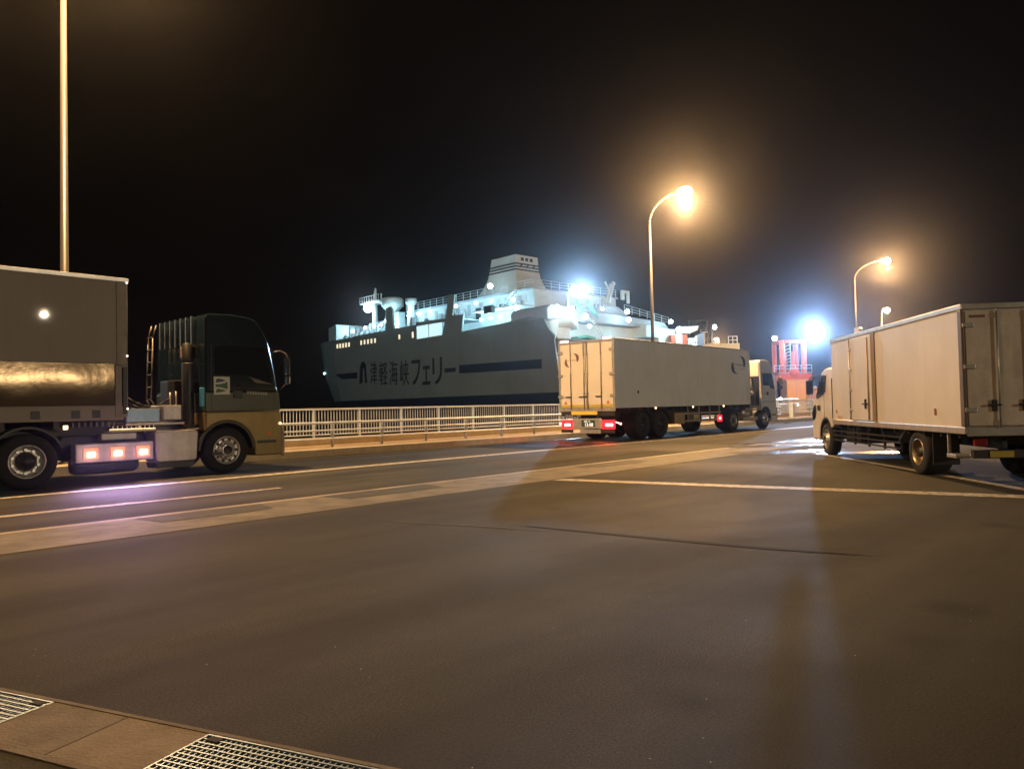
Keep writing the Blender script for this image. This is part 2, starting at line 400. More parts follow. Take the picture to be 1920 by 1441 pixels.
wline('bay_line', (7.28, 18.5), (6.85, 9.0), .17)
wline('bay_line', (13.2, 26.0), (13.0, 12.), .12)
wline('stop_line', (9.3, 24.2), (20.5, 29.5), .3)
m_crack = mat('sealed_joint', (.014, .015, .015), .8, spec=.05, var=.3, vscale=8)
m_crackp = mat('pale_scratch', (.09, .088, .082), .7, spec=.1, var=.5, vscale=9)
strip('sealed_joint', [toroad(.1, 8.0), toroad(1.3, 7.16), toroad(2.2, 6.55), toroad(3.0, 6.0), toroad(2.15, 6.45), toroad(1.27, 7.06), toroad(.09, 7.97)], .004, m_crack)
strip('pale_scratch', [toroad(-1.75, 8.72), toroad(-1.0, 8.33), toroad(-.1, 7.9), toroad(.6, 7.5), toroad(-.11, 7.87), toroad(-1.01, 8.30)], .0045, m_crackp)
# wet patches by the parked truck (thin films of water on the asphalt)
m_wet = mat('wet_asphalt', (.03, .03, .03), .24, var=.3, vscale=3, spec=.7, bump=.06, bscale=14)
def puddle(c, rx, ry, ang, seed):
    rnd = random.Random(seed); pts = []
    for i in range(28):
        t = 2*math.pi*i/28; k = 1 + .25*math.sin(3*t+seed) + .15*math.sin(7*t+seed*2) + rnd.uniform(-.08, .08)
        x, y = rx*k*math.cos(t), ry*k*math.sin(t)
        pts.append(toroad(c[0]+x*math.cos(ang)-y*math.sin(ang), c[1]+x*math.sin(ang)+y*math.cos(ang)))
    o = sheet('puddle', pts, .0065, m_wet)
puddle((6.6, 18.6), 1.5, .55, .2, 1); puddle((7.4, 21.2), 1.6, .5, .1, 2); puddle((8.6, 17.6), 1.3, .45, -.2, 3)
puddle((9.5, 23.5), 2.2, .6, .3, 4); puddle((1.2, 27.6), 2.4, .25, .83, 5)

# drain channel: side lips, covers and two gratings
def chbox(mb, a0, a1, b0, b1, z0, z1, mi=0):
    p = [ch(a0, b0), ch(a1, b0), ch(a1, b1), ch(a0, b1)]
    mb.add([(x, y, z) for z in (z0, z1) for x, y in p], [(3, 2, 1, 0), (4, 5, 6, 7), (0, 1, 5, 4), (1, 2, 6, 5), (2, 3, 7, 6), (3, 0, 4, 7)], mi)
dc = MB()
chbox(dc, GA, GB, 0, GW, -.32, -.26); chbox(dc, GA, GB, 0, .022, -.26, .006); chbox(dc, GA, GB, GW-.03, GW, -.26, .006)
chbox(dc, GA, GA+.03, .022, GW-.03, -.26, .004); chbox(dc, GB-.03, GB, .022, GW-.03, -.26, .004)
o = dc.build('drain_channel', m_conc2); o['kind'] = 'structure'
g0, g1 = .42, 1.33       # ends of grate 1 / start of grate 2 along the channel
m_conc3 = mat('channel_concrete_pale', (.165, .145, .11), .8, spec=.2, var=.3, vscale=5, bump=.4, bscale=70)
for a0, a1, mm_, ll_ in ((g0, g0+.46, m_conc2, 'darker brown concrete drain cover slab beside the corner grating'), (g0+.46, g1, m_conc3, 'paler concrete drain cover slab beside the bright grating at the bottom')):
    cv = MB(); chbox(cv, a0+.0015, a1-.0015, .024, GW-.032, -.08, .004)
    tag(cv.build('drain_cover', mm_, bevel=.003), ll_, 'drain cover', 'concrete drain cover slabs')
def grate(a0, a1, label, keyend):
    c = ch((a0+a1)/2, GW/2)
    t = thing('drain_grate', label, 'drain grate', (c[0], c[1], 0), 0, 'steel drain gratings')
    fr = MB((c[0], c[1], 0))
    b0, b1 = .028, GW-.036
    chbox(fr, a0, a1, b0, b0+.008, -.03, .006); chbox(fr, a0, a1, b1-.008, b1, -.03, .006)
    chbox(fr, a0, a0+.008, b0+.008, b1-.008, -.03, .0055); chbox(fr, a1-.008, a1, b0+.008, b1-.008, -.03, .0055)
    fr.build('frame', m_galv, t)
    br = MB((c[0], c[1], 0)); n = 11
    for i in range(1, n):
        b = b0 + (b1-b0)*i/n; chbox(br, a0+.009, a1-.009, b-.0035, b+.0035, -.028, .004)
    br.build('bearing_bars', m_galv, t)
    cr = MB((c[0], c[1], 0)); k = int((a1-a0)/.026)
    for i in range(1, k):
        a = a0 + (a1-a0)*i/k; chbox(cr, a-.0022, a+.0022, b0+.009, b1-.009, -.012, .0015)
    cr.build('cross_bars', m_galv, t)
    ky = MB((c[0], c[1], 0)); s = -1 if keyend else 1; e = a1 if keyend else a0
    e0 = e + s*.03; chbox(ky, min(e0, e0+s*.06), max(e0, e0+s*.06), b0+.012, b0+.048, .0045, .007); ky.build('lifting_slot', m_dark, t)
grate(g0-.99, g0-.002, 'galvanised drain grating at the bottom left corner, left of the concrete covers', True)
grate(g1+.002, g1+.99, 'bright galvanised drain grating at the bottom, right of the concrete covers', False)
grate(g1+.994, GB-.034, 'galvanised drain grating continuing right of the bright one, below the picture edge', False)

# ------------------------------------------------------------------ guard rail, barred railing
def railing_guard():
    t = thing('guard_rail', 'low pale three-rail guard fence standing on the kerb in front of the barred railing', 'fence', uv(0, 19.15), RZ)
    V = 19.15; off = (0, V, 0)
    rl = MB(off)
    for z, r in ((.92, .038), (.70, .026), (.45, .026)): rl.tube((-12, V, z), (44.9, V, z), r, n=10)
    rl.build('rails', m_fence, t)
    u = -12.0
    us = []
    while u < 45: us.append(u); u += 1.84
    for u in us:
        u += .83-.01
        MB(off).box(u-.035, u+.035, V-.03+.09, V+.03+.09, .196, .95).box(u-.028, u+.028, V+.02, V+.055, .42, .94).build('post', m_fence, t, bevel=.008)
def railing_bars():
    V = 20.66; off = (0, V, 0)
    t = thing('barred_railing', 'tall pale railing of close vertical bars on the low quay parapet', 'fence', uv(0, V), RZ)
    u0, u1 = -12, 60
    rl = MB(off)
    rl.box(u0, u1, V-.03, V+.03, 1.30, 1.36).box(u0, u1, V-.02, V+.02, .50, .54)
    rl.build('rails', m_fence, t, bevel=.006)
    n = int((u1-u0)/.113); b = MB(off)
    for i in range(n):
        u = u0 + .113*i; b.tube((u, V, .54), (u, V, 1.30), .0125, n=6, cap=False)
    o = b.build('bars', m_fence, t); o['kind'] = 'stuff'
    u = u0 + .5
    while u < u1:
        MB(off).box(u-.03, u+.03, V-.04, V+.04, .44, 1.30).build('post', m_fence, t); u += 1.75
railing_guard(); railing_bars()
# far guard fence turning off at the end of the kerb
t = thing('end_guard_rail', 'orange-lit guard fence with thick end post to the right of the white truck cab', 'fence', uv(46.5, 19.1), RZ)
off = (46.5, 19.1, 0)
e = MB(off)
for z in (.55, .80, 1.05): e.tube((46.5, 19.1, z), (76, 18.9, z), .035)
e.build('rails', m_fence, t)
MB(off).box(46.35, 46.62, 18.97, 19.23, .19, 1.15).build('end_post', m_fence, t, bevel=.02)
for i in range(9):
    u = 49.5 + i*3.1; MB(off).box(u-.05, u+.05, 19.06, 19.16, .19, 1.08).build('post', m_fence, t)

# ------------------------------------------------------------------ street lamps
def street_lamp(u, v, h, power, label, arm=1.95, col=WARM, d=-1, box=False, loc=None, group='curved-arm street lamps along the kerb', heading=None, thick=.095):
    t = thing('street_lamp', label, 'street lamp', loc if loc else uv(u, v, .196), RZ if heading is None else heading, group)
    p = MB(); p.tube((0, 0, 0), (0, 0, h*.3), thick, thick*.9, 14); p.tube((0, 0, h*.3), (0, 0, h-1.25), thick*.9, thick*.62, 14)
    pr = thick*.62; pts = []
    for k in range(13):
        a = math.pi/2*k/12; pts.append((0, d*(arm-.35)*(1-math.cos(a)), h-1.25+1.2*math.sin(a)))
    p.path(pts, pr*.85, 10); p.lathe([(thick*1.7, 0), (thick*1.7, .03), (thick*1.05, .05), (thick, .35)], (0, 0, 0), 'z', 14)
    p.build('pole', m_pole, t)
    y = d*(arm+.05); z = h-.03
    MB().ball((0, y+d*-.12, z+.07), .34, mi=0, sc=(.5, 1.0, .3)).build('lamp_head', m_alu, t)
    MB().ball((0, y, z-.11), .28, mi=0, sc=(1, 1, .9)).build('lens', e_warm, t)
    if box:
        MB().box(-.12, .12, -.2, .12, h*.52, h*.56+.1).ball((-.0, -.3, h*.56), .16).build('speaker', m_rail, t)
    lamp_light(t, (0, y, z-.56), power, col, .17)
    return t
street_lamp(5.6, 19.3, 13.0, 17500, 'pale lamp pole rising out of the picture behind the left trailer', thick=.10)
street_lamp(30.8, 19.3, 11.0, 21000, 'lit curved-arm street lamp behind the long white box truck')
street_lamp(60.5, 19.6, 11.6, 17000, 'lit curved-arm street lamp with loudspeaker above the right box truck', box=True, arm=2.3)
street_lamp(-20, 19.3, 11.2, 7000, 'street lamp beyond the left edge of the picture')
street_lamp(0, 0, 10.4, 3000, 'small distant lit street lamp just right of the tall one above the truck roof', loc=(37.9, 76, 0), arm=.5, thick=.12, group='small distant orange lamps')
street_lamp(0, 0, 11.6, 5000, 'small distant orange lamp between the ferry and the red towers', loc=(33.6, 120, 0), arm=.5, thick=.2, group='small distant orange lamps', d=1)
# floodlight mast added unseen on the left, across the basin, to light the hull
t = thing('floodlight_mast', 'added floodlight mast out of view to the left, lighting the ferry hull', 'floodlight', (-75, 45, 0))
MB().tube((0, 0, -3), (0, 0, 19), .25, .15).box(-1, 1, -.1, .1, 19, 19.3).build('mast', m_pole, t)
MB().box(-.9, -.3, -.2, .3, 19.3, 19.9).box(.3, .9, -.2, .3, 19.3, 19.9).build('lamp', e_cool, t)
lamp_light(t, (0, .8, 19.5), 24000, (.62, .95, 1.), .4)
# yard lamps added behind and beside the viewpoint to light the truck sides
NEU = (1., .82, .56)
street_lamp(0, 0, 12.5, 33000, 'added yard lamp out of view to the right of the small box truck', loc=(56, -22, 0), heading=R(100), col=NEU, group='added yard lamps out of view')
street_lamp(0, 0, 12, 1000, 'added yard lamp out of view behind the viewpoint', loc=(-11, -16, 0), heading=R(180), col=NEU, group='added yard lamps out of view')

# ------------------------------------------------------------------ vehicle parts
def wheel(par, x, ys, z, r, wdt, side, off, style='front', hub=m_hub, nholes=10, rname='wheel'):
    """side -1: outer face towards smaller y"""
    y = ys
    def Y(k): return y - side*k            # k metres inwards from the outer face
    ty = MB(off)
    ty.lathe([(r*.60, Y(.02)), (r*.66, Y(.0)), (r*.90, Y(.0)), (r*.975, Y(.03)), (r, Y(.06)), (r, Y(wdt-.05)), (r*.9, Y(wdt)), (r*.6, Y(wdt)), (r*.58, Y(.1))], (x, 0, z), 'y', 40)
    for k in (.25, .5, .75): ty.lathe([(r+.001, Y(wdt*k-.008)), (r-.014, Y(wdt*k)), (r+.001, Y(wdt*k+.008))], (x, 0, z), 'y', 40)
    w = ty.build(rname, m_rubber, par)
    rm = MB(off)
    if style == 'front':
        rm.lathe([(r*.61, Y(.012)), (r*.60, Y(.0)), (r*.57, Y(.0)), (r*.55, Y(.03)), (r*.46, Y(.05)), (r*.34, Y(.0)), (r*.30, Y(-.03)), (r*.20, Y(-.035))], (x, 0, z), 'y', 40)
        rm.lathe([(r*.20, Y(-.035)), (r*.19, Y(.0)), (r*.001, Y(.0))], (x, 0, z), 'y', 24, mi=1)
        for i in range(nholes):
            a = 2*math.pi*i/nholes; c = (x+r*.47*math.cos(a), z+r*.47*math.sin(a))
            rm.tube((c[0], Y(.06), c[1]), (c[0], Y(.022), c[1]), r*.062, n=10, mi=1)
        for i in range(10):
            a = 2*math.pi*(i+.5)/10; c = (x+r*.345*math.cos(a), z+r*.345*math.sin(a))
            rm.tube((c[0], Y(.0), c[1]), (c[0], Y(-.025), c[1]), r*.032, n=6)
    else:
        rm.lathe([(r*.61, Y(.012)), (r*.60, Y(.0)), (r*.57, Y(.0)), (r*.54, Y(.08)), (r*.50, Y(.13)), (r*.36, Y(.15)), (r*.34, Y(.12))], (x, 0, z), 'y', 40)
        rm.lathe([(r*.34, Y(.12)), (r*.24, Y(.10)), (r*.22, Y(.02)), (r*.001, Y(.02))], (x, 0, z), 'y', 24, mi=1)
        for i in range(10):
            a = 2*math.pi*(i+.5)/10; c = (x+r*.43*math.cos(a), z+r*.43*math.sin(a))
            rm.tube((c[0], Y(.15), c[1]), (c[0], Y(.10), c[1]), r*.055, n=8)
    rm.build('rim', [hub, m_black], w)
    return w
def arcpts(cx, cz, r, a0, a1, n=12):
    return [(cx+r*math.cos(R(a0+(a1-a0)*i/n)), cz+r*math.sin(R(a0+(a1-a0)*i/n))) for i in range(n+1)]

def big_cab(t, off, X0, k, y0, y1, zt, wx, r, m_up, m_mid, m_low, split1, split2, dx=1.):
    """cab-over tractor cab. X0 rear x, k length scale, right side at y0, left side at y1. Returns nothing."""
    ar = r*1.28
    H = zt/3.42
    def X(a): return X0 + a*k
    def Z(b): return b if b < 1.3 else 1.3 + (b-1.3)*(zt-1.3)/(3.42-1.3)
    ins = lambda z: max(0, (z-Z(2.15)))*.035
    wz = r
    a0 = math.degrees(math.acos(max(-1, min(1, (X0-wx)/ar))))
    arch = arcpts(wx, wz, ar, -8, a0, 14)
    # lower body (below split1)
    low = [(X0, split1)] + [(X(1.72), split1), (X(1.765), .98), (X(1.78), .62), (X(1.76), .33), (arch[0][0]+.02, .33)] + [p for p in arch if p[1] < split1-.02]
    MB(off).prism(low, y0, y1).build('lower_body', m_low, t, bevel=.03)
    mid = [(X0, split1+.003), (X0, split2), (X(1.685), split2), (X(1.72), split1+.003)]
    MB(off).prism(mid, y0, y1, inset=ins).build('middle_body', m_mid, t, bevel=.015)
    upb = [(X0, split2+.003), (X0+.02, Z(3.30)), (X0+.08, Z(3.40)), (X(.6), Z(3.42)), (X(1.02), Z(3.38)), (X(1.2), Z(3.30)), (X(1.36), Z(3.06)), (X(1.46), Z(2.82)), (X(1.575), Z(2.26)), (X(1.64), Z(1.84)), (X(1.685), split2+.003)]
    MB(off).prism(upb, y0, y1, inset=ins).build('cab_body', m_up, t, bevel=.045, seg=3)
    # windscreen
    def wsx(z):
        tb = [(Z(2.82), X(1.46)), (Z(2.26), X(1.575)), (Z(1.84), X(1.64)), (split2, X(1.685))]
        for (za, xa), (zb, xb) in zip(tb, tb[1:]):
            if zb <= z <= za: return xb + (xa-xb)*(z-zb)/(za-zb)
        return tb[-1][1]
    zs = [Z(2.78), Z(2.5), Z(2.26), Z(2.0), max(split2+.02, Z(1.72))]
    MB(off).prism([(wsx(z)+.012, z) for z in zs] + [(wsx(z)-.02, z) for z in reversed(zs)], y0+.13, y1-.13).build('windscreen', m_glass, t)
    # side windows
    for ys, s in ((y0, -1), (y1, 1)):
        wn_ = [(X(.22), Z(2.10)), (X(.22), Z(2.66)), (X(.30), Z(2.72)), (X(1.34), Z(2.72)), (X(1.46), Z(2.26)), (X(1.52), Z(1.90)), (X(1.12), Z(1.93)), (X(.95), Z(2.08))]
        yy = ys - s*.012
        mb = MB(off); n = len(wn_)
        vs = [(a, ys - s*ins(b) + s*.006, b) for a, b in wn_] + [(a, ys - s*ins(b) - s*.03, b) for a, b in wn_]
        mb.add(vs, [tuple(range(n)), tuple(range(2*n-1, n-1, -1))] + [(i, i+n, (i+1) % n+n, (i+1) % n) for i in range(n)])
        mb.build('side_window', m_glass, t)
    # door shut lines and handle on the near side
    d = MB(off)
    for xa in (X(.13), X(1.56)): d.box(xa-.006, xa+.006, y0-.003, y0+.02, split1+.02, Z(2.05) if xa > X(1) else Z(2.75))
    d.box(X(.13), X(1.56), y0-.003, y0+.02, split1+.012, split1+.026)
    d.build('door_gap', m_black, t)
    MB(off).box(X(.62), X(.80), y0-.03, y0, Z(1.62), Z(1.70)).box(X(.60), X(.82), y0-.004, y0+.01, Z(1.58), Z(1.76)).build('door_handle', m_black, t, bevel=.01)
    # wheel arch liner
    li = [(a, b) for a, b in arcpts(wx, wz, ar-.005, 2, 178, 16)] + [(a, b) for a, b in reversed(arcpts(wx, wz, ar-.05, 2, 178, 16))]
    MB(off).prism(li, y0+.01, y0+.55).build('wheel_arch', m_black, t)
    wp = MB(off)
    for k_ in (.25, .52): wp.tube((wsx(Z(1.86))+.03, y0+(y1-y0)*k_, Z(1.86)), (wsx(Z(2.35))+.03, y0+(y1-y0)*k_+.35, Z(2.35)), .010, n=6)
    wp.build('wipers', m_black, t)
    MB(off).box(X(.13), X(.55), y0-.012, y0+.02, .40, .46).build('step', m_black, t)
    MB(off).box(X(1.15), X(1.60), y0-.010, y0+.02, .60, .66).build('step', m_black, t)
    # bumper, headlamps
    MB(off).box(X(1.795), X(1.80), y0+.25, y1-.25, .40, .62).box(X(1.785), X(1.79), y0+.35, y1-.35, .72, 1.15).build('grille', m_black, t, bevel=.01)
    for ya, yb in ((y0+.01, y0+.24), (y1-.24, y1-.01)):
        MB(off).box(X(1.755), X(1.80), ya, yb, .44, .68).build('headlamp', m_chrome, t, bevel=.02)
    MB(off).box(X(1.73), X(1.81), y0-.012, y0+.05, .30, .98).build('bumper_end', m_chrome, t, bevel=.015)
    # mirrors
    for ys, s in ((y0, -1), (y1, 1)):
        mi = MB(off)
        mi.path([(X(1.52), ys - s*.02, Z(2.62)), (X(1.66), ys + s*.12, Z(2.66)), (X(1.76), ys + s*.20, Z(2.60)), (X(1.78), ys + s*.22, Z(2.48))], .014)
        mi.tube((X(1.78), ys + s*.22, Z(1.95)), (X(1.70), ys + s*.02, Z(1.78)), .012)
        mr = mi.build('mirror_arm', m_chrome, t)
        MB(off).box(X(1.74), X(1.80), ys+s*.12, ys+s*.32, Z(2.12), Z(2.50)).box(X(1.75), X(1.81), ys+s*.13, ys+s*.31, Z(1.90), Z(2.08)).build('mirror', m_black if m_up is m_cab2 else m_chrome, t, bevel=.02)
    MB(off).box(X(1.2), X(1.25), y0+.3, y0+.4, Z(3.31), Z(3.37)).box(X(1.2), X(1.25), y1-.4, y1-.3, Z(3.31), Z(3.37)).build('marker_lamp', e_mark if m_up is m_cab2 else m_chrome, t)

m_frame1 = mat('dull_beige_frame', (.24, .20, .17), .55, var=.2, vscale=4, streak=.3)
m_raild = mat('dull_rail', (.16, .15, .14), .5, .5, var=.3, vscale=8)
# ------------------------------------------------------------------ left truck: tractor with box trailer
U0, Y0, Y1 = 7.5, 15.26, 17.76
t = thing('semi_trailer_truck', 'dark navy and gold tractor with beige box trailer at the left edge', 'truck', uv(U0, (Y0+Y1)/2), RZ)
off = (U0, (Y0+Y1)/2, 0)
ZB, ZS0, ZS1, ZT = 1.19, 1.47, 2.26, 3.90
XF, XR = 5.53, -7.2
tb = MB(off).box(XR, XF, Y0+.02, Y1-.02, ZB+.05, ZT).build('trailer_body', m_panel1, t, bevel=.02)
MB(off).box(XR, XF-.22, Y0, Y0+.019, ZS1+.01, ZT-.05).build('side_panel', m_panel1, t, bevel=.006)
# polished skirt, slightly dished
sk = MB(off); n = 14; prof = []
for i in range(n+1):
    z = ZS0 + (ZS1-ZS0)*i/n; prof.append((Y0 + .010 - .022*math.sin(math.pi*i/n), z))
vs = []; segs = 60
for j in range(segs+1):
    x = XR + (XF-.26-XR)*j/segs
    for (y, z) in prof: vs.append((x, y + .004*math.sin(x*2.1)+.003*math.sin(x*5.3+z*3), z))
m1 = n+1
sk.add(vs, [(j*m1+i, (j+1)*m1+i, (j+1)*m1+i+1, j*m1+i+1) for j in range(segs) for i in range(n)], 0, True)
sk.build('steel_skirt', m_steel, t)
MB(off).box(XR, XF+.01, Y0-.008, Y0+.05, ZT-.05, ZT+.03).box(XF-.02, XF+.015, Y0, Y1, ZT-.05, ZT+.03).build('roof_rail', m_rail, t, bevel=.01)
MB(off).box(XR, XF-.1, Y0-.006, Y0+.05, ZB, ZS0-.004).build('bottom_rail', m_panel1, t, bevel=.012)
MB(off).box(XF-.22, XF-.015, Y0-.012, Y0+.05, ZS1-.02, ZT-.052).box(XF-.25, XF-.13, Y0-.02, Y0+.05, ZB+.05, ZS1-.03).build('corner_post', m_frame1, t, bevel=.012)
MB(off).box(XF-.11, XF-.03, Y0-.015, Y0+.03, 1.30, 2.20).build('corner_channel', m_black, t, bevel=.01)
l = MB(off)
for x in (4.95, 4.6, 3.95, 3.05, 2.2, 1.3, .4): l.box(x-.07, x+.07, Y0-.02, Y0-.006, 1.24, 1.38)
l.build('latch', m_black, t, bevel=.01)
for z in (ZT-.06, 2.42, 1.40): MB(off).ball((XF-.03, Y0-.02, z), .016).build('marker_lamp', e_markw, t)
f = MB(off)
f.box(XR, XF-.1, Y0+.75, Y0+.9, .95, ZB).box(XR, XF-.1, Y1-.9, Y1-.75, .95, ZB)
for i in range(14): f.box(XR+.4+i*.85, XR+.5+i*.85, Y0+.05, Y1-.05, 1.05, ZB)
f.build('trailer_frame', m_chassis, t)
g = MB(off)
for i in range(8): g.box(4.55+i*.1, 4.575+i*.1, Y0-.002, Y0+.03, 1.07, 1.16)
g.build('tie_hooks', m_raild, t)
MB(off).box(4.40, 4.47, Y0-.01, Y0+.02, 1.04, 1.11).build('side_reflector', e_mark, t)
# tractor chassis
c = MB(off)
c.box(3.0, 8.6, Y0+.75, Y0+.87, .62, .92).box(3.0, 8.6, Y1-.87, Y1-.75, .62, .92).box(3.0, 5.2, Y0+.35, Y1-.35, .92, 1.06)
c.box(4.5, 7.1, Y0+.5, Y1-.5, .45, .9).box(6.9, 7.02, Y0+.3, Y1-.3, .5, 1.05)
c.build('tractor_chassis', m_chassis, t)
wheel(t, 3.84, Y0+.04, .49, .49, .58, -1, off, 'rear')
wheel(t, 3.84, Y1-.04, .49, .49, .58, 1, off, 'rear')
wheel(t, 7.51, Y0+.02, .49, .49, .30, -1, off, 'front')
wheel(t, 7.51, Y1-.02, .49, .49, .30, 1, off, 'front')
wheel(t, -3.2, Y0+.04, .49, .49, .58, -1, off, 'rear'); wheel(t, -4.5, Y0+.04, .49, .49, .58, -1, off, 'rear')
MB(off).prism(arcpts(3.84, .49, .62, 20, 160, 14) + list(reversed(arcpts(3.84, .49, .58, 20, 160, 14))), Y0+.05, Y0+.62).build('mudguard', m_black, t)
# lamp panel between the wheels
lp = MB(off).box(4.60, 6.0, Y0+.03, Y0+.30, .40, .76).build('lamp_panel', m_alu, t, bevel=.02)
for x in (4.86, 5.33, 5.80):
    lh = MB(off).box(x-.13, x+.13, Y0+.012, Y0+.03, .46, .68).build('side_lamp', e_sideo, t, bevel=.008)
    MB(off).box(x-.06, x+.07, Y0+.0, Y0+.011, .51, .60).build('bulb', e_side, lh, bevel=.005)
    lamp_light(t, (x-off[0], Y0-.12-off[1], .54), 2.2, (1., .42, .70), .05)
    flood(t, (x-off[0], Y0-.06-off[1], .57), uv(x-.2, 13.2, 0), 170, (.70, .46, 1.), .04, 78)  # extra violet spot added to tint the road beside each side lamp
MB(off).lathe([(.001, 4.62), (.13, 4.64), (.17, 4.72), (.17, 5.75), (.13, 5.83), (.001, 5.85)], (0, Y0+.45, .33), 'x', 20).build('air_tank', m_black, t)
MB(off).box(5.1, 5.75, Y0+.20, Y0+.40, .80, .94).build('valve_box', m_alu, t, bevel=.02)
# fuel tank, boxes, catwalk
MB(off).prism([(6.06, .36), (6.10, .32), (6.82, .32), (6.87, .37), (6.90, .90), (6.86, .95), (6.07, .95), (6.03, .90)], Y0+.02, Y0+.62).build('fuel_tank', m_alu, t, bevel=.03)
MB(off).box(6.05, 6.27, Y0+.0, Y0+.04, .955, .985).box(6.66, 6.90, Y0+.0, Y0+.04, .955, .985).build('tank_strap', m_chrome, t, bevel=.006)
MB(off).prism([(6.10, .20), (6.80, .20), (6.86, .31), (6.06, .31)], Y0+.08, Y0+.6).build('tank_guard', m_black, t)
MB(off).box(6.22, 6.60, Y0+.12, Y0+.75, 1.16, 1.46).build('battery_box', m_alu, t, bevel=.02)
MB(off).box(5.55, 6.215, Y0+.22, Y0+1.2, 1.12, 1.40).build('tool_box', m_galv, t, bevel=.02)
MB(off).box(5.5, 6.64, Y0+.08, Y1-.3, 1.07, 1.115).build('catwalk', m_alu, t, bevel=.01)
h = MB(off)
h.tube((6.40, Y0+.2, 1.46), (6.40, Y0+.2, 1.72), .018).tube((6.52, Y0+.2, 1.46), (6.52, Y0+.2, 1.74), .018)
h.build('grab_bar', m_rail, t)
h = MB(off)
for j, yy in enumerate((.9, 1.05, 1.2, 1.4)):
    pts = [(5.56, Y0+yy, 1.9-.05*j)] + [(5.56 + 1.45*k/10, Y0+yy+.06*math.sin(k), 1.9-.05*j - .45*math.sin(math.pi*k/10)) for k in range(1, 11)]
    h.path(pts, .014, 6)
h.build('air_hoses', m_black, t)
# rear wall equipment of the cab
eq = MB(off)
eq.tube((6.86, Y0+.42, 1.05), (6.86, Y0+.42, 2.35), .12, n=16).tube((6.86, Y0+.42, 2.35), (6.9, Y0+.55, 2.75), .10, n=16)
eq.box(6.72, 7.03, Y0+.75, Y0+1.5, 1.0, 2.0).build('air_intake', m_black, t, bevel=.02)
MB(off).box(6.95, 7.05, Y0+.55, Y0+1.05, 2.45, 2.75).build('rear_panel', mat('brown_leather_panel', (.25, .16, .08), .6), t, bevel=.05)
ld = MB(off)
for yy in (Y1-.12, Y1-.38): ld.path([(6.9, yy, 3.3), (6.82, yy, 3.0), (6.78, yy, 1.6), (6.9, yy, 1.4)], .018)
for k in range(6): ld.tube((6.80, Y1-.38, 1.62+k*.28), (6.80, Y1-.12, 1.62+k*.28), .013)
ld.build('ladder', m_raild, t)
fa = MB(off)
for k in range(7): fa.box(7.005, 7.03, Y0+.55+k*.27, Y0+.60+k*.27, 2.75, 3.36)
fa.build('deflector_ribs', m_raild, t)
big_cab(t, off, 7.04, 1., Y0, Y1, 3.40, 7.51, .49, m_navy, m_olive, m_gold, 1.31, 1.72)
MB(off).box(6.93, 7.03, Y0-.005, Y0+.05, 1.42, 1.82).build('side_fin', mat('turquoise_fin', (.05, .32, .5), .3), t, bevel=.02)
# emblem plate and lettering on the door
pl = MB(off).box(7.22, 7.57, Y0-.010, Y0-.0005, 1.67, 2.05).build('emblem', mat('emblem_white', (.55, .55, .48), .5), t)
m_eb = mat('emblem_blue', (.03, .03, .12), .5); m_eg = mat('emblem_green', (.03, .09, .03), .5)
x0, x1 = 7.26, 7.49
def lens_pts(z0, z1): # half-leaf shapes opening to the left
    a = [(x0, z0), (x0+.02, z1-.01)] + [(x0+.02+(x1-x0-.02)*k/8, z0+(z1-z0)*(.5+.5*math.cos(math.pi*.5*k/8)) - .0*k) for k in range(1, 9)]
    b = [(x0+(x1-x0)*k/8, z0+(z1-z0)*.5*(1-math.cos(math.pi*.5*k/8))) for k in range(7, 0, -1)]
    return a + b
MB(off).prism(lens_pts(1.925, 2.01), Y0-.014, Y0-.0105).build('emblem_wave', m_eb, pl)
MB(off).prism([(x0, 1.83), (x0, 1.885), (x0+.10, 1.89), (x0+.20, 1.915), (x0+.26, 1.945), (x0+.26, 1.78), (x0+.20, 1.80), (x0+.10, 1.825)], Y0-.014, Y0-.0105).build('emblem_wave', m_eg, pl)
MB(off).prism(lens_pts(1.71, 1.795), Y0-.014, Y0-.0105).build('emblem_wave', m_eg, pl)
rnd = random.Random(3); tx = MB(off)
for i in range(8):      # eight square characters, too small to read in the photograph
    xa = 7.96 + i*.062; za = 1.735 - i*.003
    for k in range(3): tx.box(xa, xa+.045, Y0-.004, Y0-.0005, za-.05+k*.022+rnd.uniform(-.003, .003), za-.041+k*.022)
    tx.box(xa+.006+.012*(i % 3), xa+.013+.012*(i % 3), Y0-.006, Y0-.0041, za-.055, za+.006)
    tx.box(xa+.034, xa+.040, Y0-.006, Y0-.0041, za-.055, za+.004)
tx.build('door_lettering', mat('lettering_cream', (.5, .48, .40), .5), t)
MB(off).box(8.42, 8.52, Y0-.006, Y0, .78, .84).build('side_indicator', m_ored, t, bevel=.004)
MB(off).box(8.72, 8.76, Y0-.03, Y0-.005, 1.0, 1.04).build('marker_lamp', e_mark, t)

